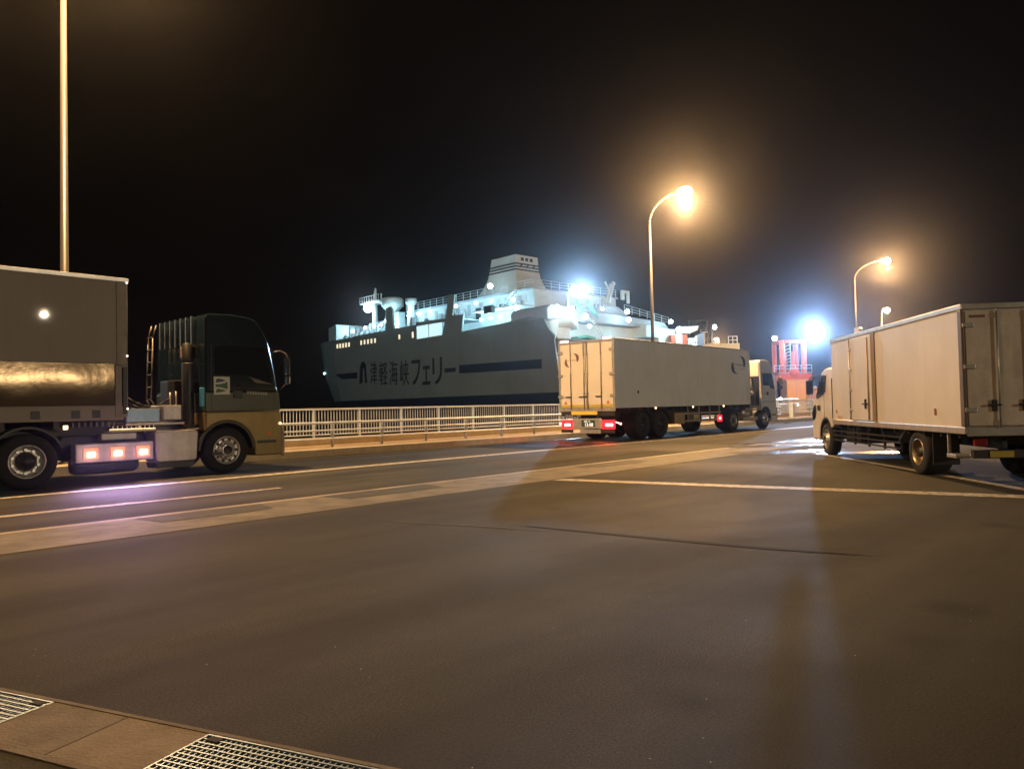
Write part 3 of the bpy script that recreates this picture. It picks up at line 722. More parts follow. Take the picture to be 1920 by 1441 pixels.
# ------------------------------------------------------------------ middle truck: long white box truck
Y0, Y1 = 15.06, 17.56
UR, UF = 21.5, 32.1
U0 = 27.
t = thing('box_truck', 'long white box truck with red tail lamps lit in front of the ferry', 'truck', uv(U0, (Y0+Y1)/2), RZ)
off = (U0, (Y0+Y1)/2, 0)
ZB, ZT = 1.15, 3.58
MB(off).box(UR+.03, UF, Y0+.005, Y1-.005, ZB, ZT).build('cargo_box', m_box2, t, bevel=.02)
MB(off).box(UR-.012, UR+.029, Y0, Y0+.07, ZB-.1, ZT+.02).box(UR-.012, UR+.029, Y1-.07, Y1, ZB-.1, ZT+.02).box(UR-.012, UR+.029, Y0+.071, Y1-.071, ZT-.06, ZT+.02).box(UR-.02, UR+.029, Y0+.071, Y1-.071, ZB-.1, ZB+.03).build('door_frame', m_rail, t, bevel=.008)
MB(off).box(UF-.06, UF+.008, Y0-.002, Y0+.05, ZB, ZT+.005).box(UR+.03, UF, Y0-.006, Y0+.03, ZT-.02, ZT+.03).build('box_trim', m_rail, t, bevel=.008)
m_rdoor = mat('rear_door_white', (.80, .77, .72), .45, var=.06, vscale=1.5)
ym = (Y0+Y1)/2
for a, b in ((Y0+.085, ym-.015), (ym+.015, Y1-.085)):
    d = MB(off).box(UR-.005, UR+.028, a, b, ZB+.045, ZT-.075).build('rear_door', m_rdoor, t, bevel=.008)
    MB(off).box(UR-.009, UR-.0055, a+.02, b-.02, ZB+.06, ZB+.14).build('yellow_band', m_yel3, d)
    L = b-a
    side_o = a if a < ym-.1 else b
    rods = (a+L*.42, b-.06) if a < ym-.1 else (a+.06, b-L*.42)
    for y in rods:
        rd = MB(off); rd.tube((UR-.035, y, ZB-.04), (UR-.035, y, ZT-.02), .019, n=8)
        for z in (ZB+.1, 1.7, 2.4, 3.1): rd.box(UR-.04, UR-.004, y-.035, y+.035, z-.02, z+.02)
        rd.build('lock_rod', m_rail, d)
        MB(off).box(UR-.055, UR-.03, y-.02, y+.24, 1.56, 1.60).build('handle', m_black, d, bevel=.006)
    ys_ = Y0 if a < ym-.1 else Y1
    s = 1 if a < ym-.1 else -1
    for z in (1.60, 2.36, 3.22):
        MB(off).box(UR-.045, UR-.006, ys_-.03*s, ys_+.20*s, z-.055, z+.055).build('hinge', m_rail, d, bevel=.012)
    ytri = ys_ + .30*s
    MB(off).prism([(ytri-.07, 1.32), (ytri+.07, 1.32), (ytri, 1.44)], UR-.012, UR-.0055, ax='x').build('warning_triangle', m_ored, d)
# two crescents and a line of small lettering (left door and side)
def crescents(par, fn, w, h, m, th0, th1):
    for sgn in (1, -1):
        pts = []
        for k in range(17):
            a = R(-12 + 115*k/16); pts.append((sgn*w*math.cos(a)*.5, sgn*h*math.sin(a)*.5))
        for k in range(16, -1, -1):
            a = R(-12 + 115*k/16); wd = .42*(math.sin(math.pi*(k+1)/18)**.9)*(1.15-k/17)
            pts.append((sgn*w*(math.cos(a)-wd*.9)*.5, sgn*h*(math.sin(a)-wd*.6)*.5))
        pts = [(a + b*.35*w/h, b) for a, b in pts]
        fn(pts).build('emblem_crescent', m, par)
m_emb = mat('emblem_dark', (.06, .06, .08), .5); m_emb2 = mat('emblem_soft', (.52, .52, .53), .5); m_embo = mat('emblem_brown', (.20, .10, .08), .5)
cx_, cz_ = 30.98, 2.90
crescents(t, lambda p: MB(off).prism([(cx_+a, cz_+b) for a, b in p], Y0-.006, Y0-.0005), 1.3, .80, m_emb, 0, 0)
lt = MB(off); rnd = random.Random(5)
for i in range(22):
    xa = cx_-.66+i*.06; lt.box(xa, xa+.042, Y0-.004, Y0-.0005, cz_-.05+(.05 if i < 11 else .0), cz_+.02+(.02 if i % 3 else .04))
for i in range(9): lt.box(cx_+.18+i*.05, cx_+.215+i*.05, Y0-.004, Y0-.0005, cz_-.20, cz_-.15)
lt.build('side_lettering', m_emb2, t)
cy_, cz2 = 16.94, 2.92
crescents(t, lambda p: MB(off).prism([(cy_-a, cz2+b) for a, b in p], UR-.012, UR-.0056, ax='x'), .62, .50, m_embo, 0, 0)
lt = MB(off)
for i in range(12): lt.box(UR-.010, UR-.0056, cy_+.30-i*.05, cy_+.27-i*.05, cz2-.02, cz2+.02)
lt.build('door_lettering', mat('lettering_faint', (.55, .42, .30), .5), t)
MB(off).box(22.9, 23.0, Y0-.012, Y0, 1.66, 1.76).build('vent', m_black, t, bevel=.01)
MB(off).box(UF-.3, UF-.26, Y0-.004, Y0, 1.2, 2.0).build('panel_seam', m_rail, t)
MB(off).box(UR-.03, UR+.05, Y1-.45, Y1-.12, ZT+.02, ZT+.07).build('marker_lamp', e_redw, t); MB(off).box(UR-.03, UR+.05, Y0+.12, Y0+.45, ZT+.02, ZT+.07).build('marker_lamp', e_redw, t)
# rear end under the box
MB(off).box(UR+.02, UR+.12, Y0+.05, Y1-.05, .88, 1.045).build('rear_beam', m_chassis, t, bevel=.01)
MB(off).box(UR-.02, UR+.018, 15.85, 17.0, .93, 1.06).build('reflector_bar', m_yellow, t, bevel=.008)
MB(off).box(UR+.0, UR+.05, 15.68, 16.97, .42, .80).build('bumper_panel', m_rail, t, bevel=.02)
npl = MB(off).box(UR-.012, UR-.002, 15.96, 16.56, .50, .74).build('number_plate', e_plate, t, bevel=.004)
text('plate_number', '12-08', .17, e_pltx, npl, (UR-.016-off[0], 16.42-off[1], .515), (R(90), 0, R(-90)), .001, 1.0, .98, .003)
text('plate_region', '函館 100', .075, e_pltx, npl, (UR-.016-off[0], 16.44-off[1], .665), (R(90), 0, R(-90)), .001)
MB(off).box(UR-.01, UR+.06, 15.7, 16.62, .26, .40).box(UR-.014, UR-.0105, 16.30, 16.58, .33, .38).build('step_bar', m_rail, t, bevel=.015)
ht = MB(off)
for i in range(5): ht.box(UR-.005, UR+.01, 17.25-i*.07, 17.28-i*.07, .84, .94)
for i in range(3): ht.box(UR-.005, UR+.01, 16.72-i*.06, 16.745-i*.06, .85, .92)
ht.build('mudguard_lettering', m_rail, t)
for a, b, ca, cb in ((17.0, 17.5, 17.08, 17.33), (15.12, 15.66, 15.18, 15.50)):
    tl = MB(off).box(UR-.0, UR+.06, a, b, .42, .74).build('tail_lamp', e_red, t, bevel=.015)
    MB(off).box(UR-.012, UR-.001, ca, cb, .52, .61).build('bulb', e_redw, tl, bevel=.006)
    lamp_light(t, (UR-.10-off[0], (a+b)/2-off[1], .56), 3, (1., .05, .03), .05)
    flood(t, (UR-.06-off[0], (a+b)/2-off[1], .56), uv(UR-2.5, (a+b)/2, 0), 120, (1., .08, .03), .05, 110)
    MB(off).box(UR-.0, UR+.07, a, b, .28, .40).build('mudflap', m_chassis, t)
for y in (Y0-.10, Y1+.10): MB(off).ball((UR+.15, y, .60), .035).tube((UR+.15, y, .6), (UR+.15, y+(.2 if y < Y0 else -.2), .66), .015).build('side_marker', e_redw, t)
ch_ = MB(off)
ch_.box(UR+.1, 34.3, Y0+.8, Y0+.92, .72, 1.0).box(UR+.1, 34.3, Y1-.92, Y1-.8, .72, 1.0)
for i in range(18): ch_.box(UR+.3+i*.6, UR+.38+i*.6, Y0+.04, Y1-.04, 1.0, ZB)
ch_.box(28.0, 29.2, Y0+.9, Y1-.9, .45, .9).box(24.0, 25.0, Y0+.6, Y1-.6, .4, .7)
ch_.build('chassis', m_chassis, t)
for x in (23.32, 24.58):
    wheel(t, x, Y0+.05, .50, .50, .56, -1, off, 'rear', m_chassis); wheel(t, x, Y1-.05, .50, .50, .56, 1, off, 'rear', m_chassis)
    MB(off).prism(arcpts(x, .5, .60, 15, 165, 14) + list(reversed(arcpts(x, .5, .575, 15, 165, 14))), Y0+.04, Y0+.62).build('mudguard', m_black, t)
wheel(t, 30.5, Y0+.05, .46, .47, .56, -1, off, 'rear'); wheel(t, 30.5, Y1-.05, .46, .47, .56, 1, off, 'rear')
wheel(t, 33.66, Y0+.05, .46, .46, .30, -1, off, 'front'); wheel(t, 33.66, Y1-.05, .46, .46, .30, 1, off, 'front')
MB(off).box(25.50, 26.28, Y0+.03, Y0+.50, .46, .90).build('storage_box', m_tan, t, bevel=.02)
sg = MB(off)
for z in (.86, .56): sg.box(26.3, 29.3, Y0+.03, Y0+.06, z-.035, z+.035)
for x in (26.6, 27.5, 28.4, 29.2): sg.box(x-.03, x+.03, Y0+.062, Y0+.10, .50, 1.12)
sg.build('side_guard', m_rail, t, bevel=.006)
MB(off).box(27.3, 27.75, Y0+.2, Y0+.5, .58, .80).ball((27.5, Y0+.2, .68), .10).build('tool_tray', mat('pale_yellow_part', (.6, .58, .35), .4), t)
MB(off).box(28.95, 29.35, Y0+.015, Y0+.028, .46, .74).build('side_lamp', e_red, t, bevel=.01)
MB(off).box(29.08, 29.22, Y0+.004, Y0+.0145, .56, .64).build('side_lamp_bulb', e_redw, t, bevel=.004)
for x in (24.12, 26.9, 29.5): MB(off).ball((x, Y0+.01, 1.11), .032).build('marker_lamp', e_mark, t)
MB(off).box(31.5, 33.0, Y0+.1, Y0+.5, .42, .58).box(31.5, 33.0, Y0+.1, Y0+.16, .86, .92).lathe([(.001, 31.7), (.14, 31.72), (.14, 32.5), (.001, 32.52)], (0, Y0+.35, .78), 'x', 16).build('air_tank', m_rail, t)
eq = MB(off)
eq.tube((32.9, Y0+.35, 1.1), (32.9, Y0+.35, 2.35), .13, n=16).box(32.75, 33.1, Y0+.7, Y0+1.5, 1.0, 2.3)
eq.build('air_intake', m_black, t, bevel=.02)
MB(off).tube((32.62, Y0+.22, 1.7), (32.55, Y0+.3, 2.3), .11, n=14).ball((32.62, Y0+.22, 1.68), .13).build('exhaust_duct', m_rail, t)
big_cab(t, off, 33.22, .93, Y0, Y1, 3.22, 33.66, .46, m_cab2, m_cab2, m_cab2, 1.25, 1.62)
MB(off).box(33.20, 33.219, Y0+.10, Y1-.10, 2.45, 3.12).build('rear_fairing', m_rdoor, t, bevel=.006)
MB(off).box(33.18, 33.219, Y0+.12, Y1-.12, 1.1, 2.44).build('cab_rear_wall', m_black, t, bevel=.006)

# ------------------------------------------------------------------ right truck: small cream box truck
A3 = R(6.2); RZ3 = math.pi/2 - A3
def uv3(u, v, z=0.): return Vector((u*math.sin(A3)-v*math.cos(A3), u*math.cos(A3)+v*math.sin(A3), z))
YL, YR = -5.30, -7.25          # left side (seen), right side
UR, UF = 11.36, 17.34; U0 = 15.; YC = (YL+YR)/2
t = thing('box_truck', 'small cream box truck with side door parked at the right edge', 'truck', uv3(U0, YC), RZ3)
off = (U0, YC, 0)
ZB, ZT = .82, 2.56
MB(off).box(UR+.03, UF, YR+.012, YL-.012, ZB, ZT).build('cargo_box', m_box3, t, bevel=.015)
s3 = MB(off)
s3.box(UR, UF+.02, YL-.01, YL+.012, ZT-.03, ZT+.05).box(UR, UF+.02, YR-.012, YR+.01, ZT-.03, ZT+.05).box(UR, UR+.03, YR+.011, YL-.011, ZT-.03, ZT+.05)
s3.build('roof_rail', m_rail, t, bevel=.01)
MB(off).box(UR, UF-.02, YL-.03, YL+.014, ZB-.09, ZB+.015).box(UR-.01, UR+.04, YR+.02, YL-.031, ZB-.12, ZB+.015).build('bottom_rail', m_rail, t, bevel=.012)
MB(off).box(UR-.012, UR+.10, YL-.03, YL+.016, ZB+.02, ZT-.035).build('corner_post', mat('corner_dark', (.12, .09, .07), .5, .3), t, bevel=.012)
MB(off).box(14.72, 14.86, YL-.011, YL+.012, ZB+.02, ZT-.035).build('door_pillar', mat('pillar_brown', (.20, .14, .09), .55), t, bevel=.008)
sd = MB(off).box(14.90, 16.03, YL-.011, YL+.014, ZB+.03, ZT-.05).build('side_door', m_box3, t, bevel=.01)
hb = MB(off).tube((16.08, YL+.02, ZB+.03), (16.08, YL+.02, ZT-.05), .016).build('hinge_rod', m_rail, sd)
for z in (1.05, 1.46, 1.88, 2.30):
    MB(off).box(15.98, 16.14, YL+.0145, YL+.035, z-.025, z+.025).build('hinge', m_rail, sd, bevel=.006)
lk = MB(off).tube((15.02, YL+.035, ZB+.05), (15.02, YL+.035, ZT-.1), .014)
lk.build('lock_rod', mat('rod_brown', (.40, .27, .15), .5, .4), sd)
MB(off).box(15.08, 15.36, YL+.02, YL+.045, 1.16, 1.19).box(15.18, 15.22, YL+.02, YL+.05, 1.08, 1.27).build('door_handle', m_black, sd, bevel=.005)
MB(off).box(12.28, 12.34, YL-.01, YL+.004, 1.0, 1.10).build('side_vent', mat('rust_brown', (.22, .08, .04), .7), t, bevel=.005)
MB(off).box(17.05, 17.10, YL-.01, YL+.004, .98, 1.05).box(16.75, 17.0, YL-.01, YL-.004, .86, .92).build('scuff', mat('scuff_brown', (.42, .30, .20), .7), t)
# rear doors
W3 = (YL-.05) - (YR+.05)
ym = YC
for k, (a, b) in enumerate(((YR+.05, ym-.01), (ym+.01, YL-.05))):
    d = MB(off).box(UR-.004, UR+.028, a, b, ZB+.03, ZT-.06).build('rear_door', m_door3, t, bevel=.008)
    L = b-a
    for y in (a+L*.10, a+L*.55):
        rd = MB(off).tube((UR-.03, y, ZB-.0), (UR-.03, y, ZT-.04), .012)
        for z in (ZB+.08, ZT-.12): rd.box(UR-.035, UR-.004, y-.03, y+.03, z-.03, z+.03)
        rd.build('lock_rod', m_rail, d)
        MB(off).box(UR-.05, UR-.02, y-.02, y+.16, 1.13, 1.16).box(UR-.03, UR-.005, y+.03, y+.10, 1.06, 1.22).build('handle', m_black, d, bevel=.005)
    ys_, s = (YL, -1) if k else (YR, 1)
    for z in (1.08, 1.70, 2.30):
        MB(off).box(UR-.03, UR-.006, ys_+.0*s, ys_+.16*s, z-.03, z+.03).build('hinge', m_rail, d, bevel=.006)
MB(off).box(UR-.0075, UR-.0045, YL-.32, YL-.10, ZT-.155, ZT-.115).build('maker_plate', mat('plate_rust', (.16, .08, .04), .6), t)
# cab
ar = .47; wx, r3 = 17.98, .37
a0 = 180
low = [(UF+.06, .70), (UF+.06, 1.12), (UF+.06, 1.80), (UF+.12, 1.97), (UF+.55, 2.02), (18.20, 1.99), (18.40, 1.93), (18.56, 1.70), (18.72, 1.36), (18.90, 1.20), (18.97, 1.0), (19.0, .62), (18.98, .34), (18.46, .34)] + arcpts(wx, r3+.02, ar, 0, 150, 12)
cb = MB(off).prism(low, YR+.06, YL-.03, inset=lambda z: max(0, z-1.25)*.10).build('cab_body', m_box3, t, bevel=.035, seg=3)
def y3(z, e=0): return YL-.03 - max(0, z-1.25)*.10 + e
wn_ = [(18.05, 1.46), (18.02, 1.84), (18.34, 1.86), (18.46, 1.76), (18.66, 1.36), (18.60, 1.30)]
vs = [(a, y3(b, .008), b) for a, b in wn_] + [(a, y3(b, -.03), b) for a, b in wn_]; n = len(wn_)
MB(off).add(vs, [tuple(range(n)), tuple(range(2*n-1, n-1, -1))] + [(i, i+n, (i+1) % n+n, (i+1) % n) for i in range(n)]).build('side_window', m_glass, t)
MB(off).prism([(18.45, 1.88), (18.585, 1.68), (18.735, 1.38), (18.70, 1.38), (18.55, 1.68), (18.42, 1.86)], YR+.16, YL-.13).build('windscreen', m_glass, t)
MB(off).prism([(18.40, 1.15), (18.50, 1.15), (18.50, 1.02), (18.40, 1.02)], YL-.031, YL-.005).build('door_handle', m_black, t, bevel=.008)
MB(off).prism([(18.70, 1.16), (18.84, 1.10), (18.93, .98), (18.94, .84), (18.86, .78), (18.74, .86), (18.68, 1.0)], YL-.035, YL-.01).build('headlamp', m_glass, t, bevel=.01)
dg_ = MB(off).box(18.70-.68, 18.03, YL-.031, YL-.027, .86, 1.8).box(17.395, 17.405, YL-.03, YL-.012, .85, 1.75)
dg_.build('door_gap', m_black, t)
MB(off).prism(arcpts(wx, r3+.02, ar-.005, 0, 150, 12)+list(reversed(arcpts(wx, r3+.02, ar-.04, 0, 150, 12))), YL-.50, YL-.035).build('wheel_arch', m_black, t)
mr = MB(off).path([(18.45, YL-.10, 1.86), (18.75, YL+.06, 1.82), (18.80, YL+.08, 1.6)], .012).box(18.76, 18.82, YL+.0, YL+.15, 1.42, 1.74)
mr.build('mirror', m_black, t, bevel=.008)
MB(off).box(18.96, 19.02, YR+.1, YL-.06, .30, .60).build('bumper', m_alu, t, bevel=.02)
MB(off).box(UF+.02, UF+.055, YR+.2, YL-.2, .5, 2.0).build('cab_back', m_chassis, t)
# chassis and side guard
c = MB(off).box(UR+.2, 18.6, YC-.40, YC-.32, .50, .74).box(UR+.2, 18.6, YC+.32, YC+.40, .50, .74)
for i in range(10): c.box(UR+.3+i*.6, UR+.36+i*.6, YR+.05, YL-.06, .66, ZB-.09)
c.box(16.2, 17.1, YC-.3, YL-.20, .35, .70).build('chassis', m_chassis, t, bevel=.01)
sg = MB(off)
for z in (.58, .48, .38): sg.box(13.85, 17.55, YL-.10, YL-.07, z-.014, z+.014)
for x in (13.9, 14.7, 15.5, 16.3, 17.1): sg.box(x-.02, x+.02, YL-.14, YL-.101, .33, .73)
sg.build('side_guard', m_chassis, t)
wheel(t, wx, YL-.04, r3, r3, .24, 1, off, 'front', m_hub, 8); wheel(t, wx, YR+.07, r3, r3, .24, -1, off, 'front', m_hub, 8)
m_gold_hub = mat('bronze_rim', (.26, .20, .13), .4, .7, var=.2, vscale=12)
wheel(t, 13.12, YL-.05, r3, r3, .42, 1, off, 'rear', m_gold_hub); wheel(t, 13.12, YR+.05, r3, r3, .42, -1, off, 'rear', m_hub)
MB(off).prism([(13.50, .80), (13.86, .52), (13.84, .50), (13.46, .78)], YL-.30, YL-.04).build('mudguard_stay', m_black, t)
MB(off).prism([(12.55, .72), (12.56, .2), (12.54, .2), (12.53, .72)], YL-.45, YL-.05).build('mudflap', m_black, t)
MB(off).box(UR+.05, UR+.14, YR+.15, YL-.12, .38, .50).build('rear_bumper', m_chassis, t, bevel=.01)
MB(off).box(UR+.038, UR+.049, YL-.66, YL-.34, .395, .485).build('yellow_reflector', mat('yellow_plate_dull', (.45, .38, .06), .4), t)
MB(off).box(11.75, 12.05, YL-.24, YL-.03, .36, .42).box(12.03, 12.06, YL-.10, YL-.05, .42, .76).build('step', m_rail, t, bevel=.01)
tl3 = MB(off).box(UR+.02, UR+.06, YL-.30, YL-.12, .56, .66).build('tail_lamp', mat('unlit_red_lens', (.20, .01, .01), .3), t, bevel=.01)

# ------------------------------------------------------------------ ferry
BA = R(42.0); P0 = Vector((5.32, 85.0, 0)); RZS = math.pi/2 + BA
ship = thing('ferry', 'large white car ferry with navy stripe and floodlit decks moored beyond the railing', 'ship', P0, RZS)
LETTERS = [('津', 40.6, 38.7, 5.2, 8.7), ('軽', 38.0, 35.8, 5.0, 8.5), ('海', 35.2, 33.0, 4.9, 8.5), ('峡', 32.3, 30.1, 4.8, 8.4), ('フ', 29.4, 27.2, 4.7, 8.3), ('ェ', 26.7, 24.9, 4.6, 7.3), ('リ', 24.3, 22.1, 4.6, 8.3), ('ー', 21.5, 19.1, 6.1, 6.7)]
def planx(z):
    """half plan of the hull at height z -> list of (x, y) port side from stern to stem"""
    k = max(0., min(1., (z+2.5)/15.5))
    xe = 60.5 + 8.0*min(1., k/.62)**.8 + .8*k           # stem position rakes forward with height
    pts = [(0, 0), (20, 0), (36, 0), (44+3*k, -.15*(1-k))]
    for q_ in (.25, .45, .62, .77, .9, 1.):
        x = pts[3][0] + (xe-pts[3][0])*q_; y = -12*(q_**(2.3+1.2*k))
        pts.append((x, y))
    return pts
hb = MB(); levels = [2.85, 5, 7, 9.0]; rings = []
def ring(z):
    p = planx(z); return [(x, y, z) for x, y in p] + [(x, -24-y, z) for x, y in reversed(p[:-1])]
def loft(mb, zs, cap0=True, cap1=True, mi=0):
    rs = [ring(z) for z in zs]; n = len(rs[0]); vs = [p for r in rs for p in r]
    fs = [(k*n+i, k*n+(i+1) % n, (k+1)*n+(i+1) % n, (k+1)*n+i) for k in range(len(zs)-1) for i in range(n)]
    if cap0: fs.append(tuple(range(n-1, -1, -1)))
    if cap1: fs.append(tuple(range((len(zs)-1)*n, len(zs)*n)))
    mb.add(vs, fs, mi)
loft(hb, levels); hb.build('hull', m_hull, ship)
bb = MB(); loft(bb, [-4, -1, 2.845]); bb.build('boot_top', m_blue, ship)
# side plating above z=9: top height as a function of x
def plating(s_y, name):
    mb = MB(); xs = [(.2, 9.1), (1.3, 10.1), (2.3, 11.6), (4.8, 11.9), (10.2, 11.6), (17.7, 11.35), (28.08, 11.2), (28.1, 13.25), (36, 13.2), (45, 13.1)]
    p = planx(13); fwd_ = [(x, y) for x, y in p if x > 46]
    pts = [(x, 0., z) for x, z in xs] + [(x, y, 12.9+.012*(x-46)) for x, y in fwd_]
    lo = []
    p9 = planx(9.0)
    def y9(x):
        for (xa, ya), (xb, yb) in zip(p9, p9[1:]):
            if xa <= x <= xb: return ya+(yb-ya)*(x-xa)/(xb-xa)
        return p9[-1][1]
    m9 = dict()
    for (x, y, z) in pts:
        if x <= 46: lo.append((x, y9(x), 9.0))
    p9f = [q_ for q_ in p9 if q_[0] > 45]
    lo += [(a, b, 9.0) for a, b in p9f[-len(fwd_):]]
    n = min(len(pts), len(lo)); pts = pts[:n]; lo = lo[:n]
    f = (lambda q_: q_) if s_y > 0 else (lambda q_: (q_[0], -24-q_[1], q_[2]))
    sh_ = -.25 if s_y > 0 else .25
    vs = [f(q_) for q_ in lo] + [f(q_) for q_ in pts] + [(f(q_)[0], f(q_)[1]+sh_, q_[2]) for q_ in lo] + [(f(q_)[0], f(q_)[1]+sh_, q_[2]) for q_ in pts]
    fs = []
    for i in range(n-1):
        fs += [(i, i+1, n+i+1, n+i), (2*n+i+1, 2*n+i, 3*n+i, 3*n+i+1), (n+i, n+i+1, 3*n+i+1, 3*n+i)]
    fs += [(0, n, 3*n, 2*n)]
    mb.add(vs, fs); mb.build(name, m_hull, ship)
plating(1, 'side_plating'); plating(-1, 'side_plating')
for ysh in (0, -23.7):
    sc = MB(); sc.prism([(22.0, 11.2), (21.2, 13.35), (20.35, 16.6), (19.1, 16.45), (19.6, 13.7), (17.25, 13.6), (17.75, 11.2)], -.28+ysh, -.02+ysh); sc.build('side_screen', m_hull, ship); sc = MB()
    sc.prism([(28.12, 13.1), (21.4, 13.05), (21.3, 13.45), (28.2, 13.6)], -.26+ysh, -.03+ysh); sc.build('screen_beam', m_hull, ship); sc = MB()
    sc.prism([(36.2, 13.0), (33.9, 13.0), (34.2, 16.2), (34.8, 16.7), (36.0, 16.5)], -.30+ysh, -.02+ysh)
    sc.build('side_screen', m_hull, ship)
# lettering, stripes
for c_, xa, xb, za, zb in LETTERS:
    q = text('hull_character', c_, 1., m_text, ship, (0, 0, 0), (R(90), 0, R(180)), .02, 1., 1., .0 if c_ in '津軽海峡' else .012)
    vs_ = q.data.vertices; x0 = min(v.co.x for v in vs_); x1 = max(v.co.x for v in vs_); y0_ = min(v.co.y for v in vs_); y1_ = max(v.co.y for v in vs_)
    for v in vs_: v.co = ((v.co.x-x0)/(x1-x0)*(xa-xb), (v.co.y-y0_)/(y1_-y0_)*(zb-za), v.co.z)
    q.location = (xa, .022, za)
MB().prism([(18.3, 5.85), (18.3, 6.95), (2.7, 6.78), (2.7, 5.68)], .005, .03).build('navy_stripe', m_blue, ship)
MB().prism([(44.6, 6.35), (44.6, 7.3), (51.6, 7.3), (49.4, 6.4)], .005, .05).build('navy_stripe', m_blue, ship)
MB().prism([(43.9, 5.4), (43.7, 8.0), (43.2, 8.8), (42.5, 8.9), (41.9, 8.4), (41.6, 5.5), (42.2, 5.5), (42.4, 7.8), (42.8, 7.9), (43.0, 5.6)], .005, .03).build('line_emblem', m_text, ship)
# windows in the hull
for x in [50.8-.95*i for i in range(5)] + [43.2-1.02*i for i in range(5)] + [28.95, 32.4]:
    hh = .34 if x > 30 else .42
    yy = 0.02
    MB().box(x-.20, x+.20, yy-.04, yy, 11.9-hh, 11.9+hh).build('window', e_win, ship)
p13 = planx(11.9)
# decks
MB().box(17.8, 45, -4.0, -.3, 13.02, 13.12).box(2.5, 17.6, -5.0, -.3, 11.0, 11.1).build('promenade_deck', m_deckg, ship)
MB().box(8.2, 17.4, -5.0, -1.6, 13.9, 14.05).build('promenade_deck', m_deck, ship)
MB().box(22.1, 28.0, -.12, -.06, 11.2, 13.0).build('saloon_window', m_glass, ship)
bpy.data.objects['saloon_window'].data.materials[0] = e_room
MB().box(25.0, 25.08, -.05, .02, 11.2, 13.05).box(22.0, 28.1, -.05, .02, 11.15, 11.22).build('window_frame', m_deckg, ship)
# deckhouses
MB().box(8, 36.5, -20, -4.2, 9, 16.1).build('deckhouse', m_deck, ship)
MB().box(20, 36.5, -20.5, -4.0, 16.1, 16.35).box(8, 20, -20.5, -3.8, 16.1, 16.3).build('deckhouse_roof', m_deckg, ship)
MB().box(36.6, 60, -16, -4.6, 9, 14.3).prism([(54, -1.6), (60, -3.4), (66.0, -9.6), (66.0, -14.4), (60, -20.6), (54, -22.4)], 12.4, 15.9, ax='z').build('forward_deckhouse', m_deck, ship)
rnd = random.Random(11)
for i in range(9):
    x = 10.5 + i*2.9 + rnd.uniform(-.6, .6); MB().box(x-.35, x+.35, -4.05, -3.7, 14.06 if x < 17 else 13.13, 14.6+rnd.uniform(0, .5)).build('deck_cabinet', m_chassis if i % 2 else m_deckg, ship)
for i in range(7):
    x = 39 + i*2.6 + rnd.uniform(-.5, .5); MB().lathe([(.45, 14.3), (.5, 14.9), (.7, 15.3), (.1, 15.6)], (x, -5.4, 0), 'z', 10).build('vent_cowl', m_chassis if i % 2 else m_deckg, ship)
for i in range(16):
    x = 38 + i*1.3; hgt = rnd.uniform(.3, 1.0); MB().box(x-.25, x+.25, -4.6-rnd.uniform(0, 2), -4.0, 14.3, 14.3+hgt+.5).build('deck_locker', m_deckg, ship)
for i in range(9):
    x = 53-i*1.6; MB().lathe([(.5, 13.2), (.55, 13.7), (.3, 14.1)], (x, -3., 0), 'z', 12).build('vent_cowl', m_deckg, ship)
MB().box(29.7, 30.1, -.9, -.4, 13.1, 14.6).build('deck_locker', m_deckg, ship)
MB().box(12.2, 13.8, -1.3, -.5, 13.3, 14.3).build('lifeboat_winch', m_chassis, ship, bevel=.15)
for i in range(10): MB().box(10.4+i*2.6, 11.1+i*2.6, -4.19, -4.15, 14.1, 15.6).build('deckhouse_door', m_deckg, ship)
# ventilators, mast
MB().lathe([(.85, 13.1), (.85, 16.6), (1.5, 17.3), (1.75, 17.5), (1.75, 18.5), (1.5, 18.75), (.01, 18.8)], (39.6, -3.6, 0), 'z', 24).build('ventilator', m_deck, ship)
MB().lathe([(.5, 13.1), (.5, 17.0), (.85, 17.3), (.85, 18.0), (.01, 18.05)], (34.2, -3.4, 0), 'z', 20).build('ventilator', m_deck, ship)
MB().box(37.6, 38.6, -4.6, -3.3, 13.1, 16.4).build('locker', m_deck, ship, bevel=.05)
ms = MB().tube((46.3, -4.5, 13), (46.3, -4.5, 19), .55, .4, 12).tube((46.3, -4.5, 19), (46.0, -4.5, 21.3), .42, .12, 10)
ms.box(43.4, 49.2, -5.6, -3.4, 18.75, 19.0).tube((42.3, -3.2, 14), (39.4, -3.0, 17.6), .12).box(44.2, 44.4, -4.6, -4.4, 19, 20.2)
for i in range(9): ms.tube((43.4+i*.72, -3.4, 19.0), (43.4+i*.72, -3.4, 19.9), .04, n=5)
ms.tube((43.4, -3.4, 19.9), (49.2, -3.4, 19.9), .05).build('radar_mast', m_deck, ship)
# railings of the ship
rl = MB()
def shiprail(pts, h=1.05, st=1.5, r=.035):
    for a, b in zip(pts, pts[1:]):
        a = Vector(a); b = Vector(b); L = (b-a).length; n = max(1, int(L/st))
        for k in (1., .66, .33): rl.tube(a+Vector((0, 0, h*k)), b+Vector((0, 0, h*k)), r*.7, n=4, cap=False)
        for i in range(n+1):
            p = a+(b-a)*i/n; rl.tube(p, p+Vector((0, 0, h)), r, n=4, cap=False)
shiprail([(8, -4.0, 16.3), (36.4, -4.0, 16.35)]); shiprail([(8, -4.0, 16.3), (8, -20, 16.3)])
shiprail([(17.8, -.6, 13.12), (36, -.6, 13.12)], 1.0); shiprail([(36.2, -.5, 13.1), (48, -.8, 13.1)], 1.3, 1.0, .05)
shiprail([(1.6, -14, 13.1), (1.6, -23.4, 12.0)], 1.0); shiprail([(2.5, -1.2, 14.05), (8.2, -1.2, 14.05)], .9)
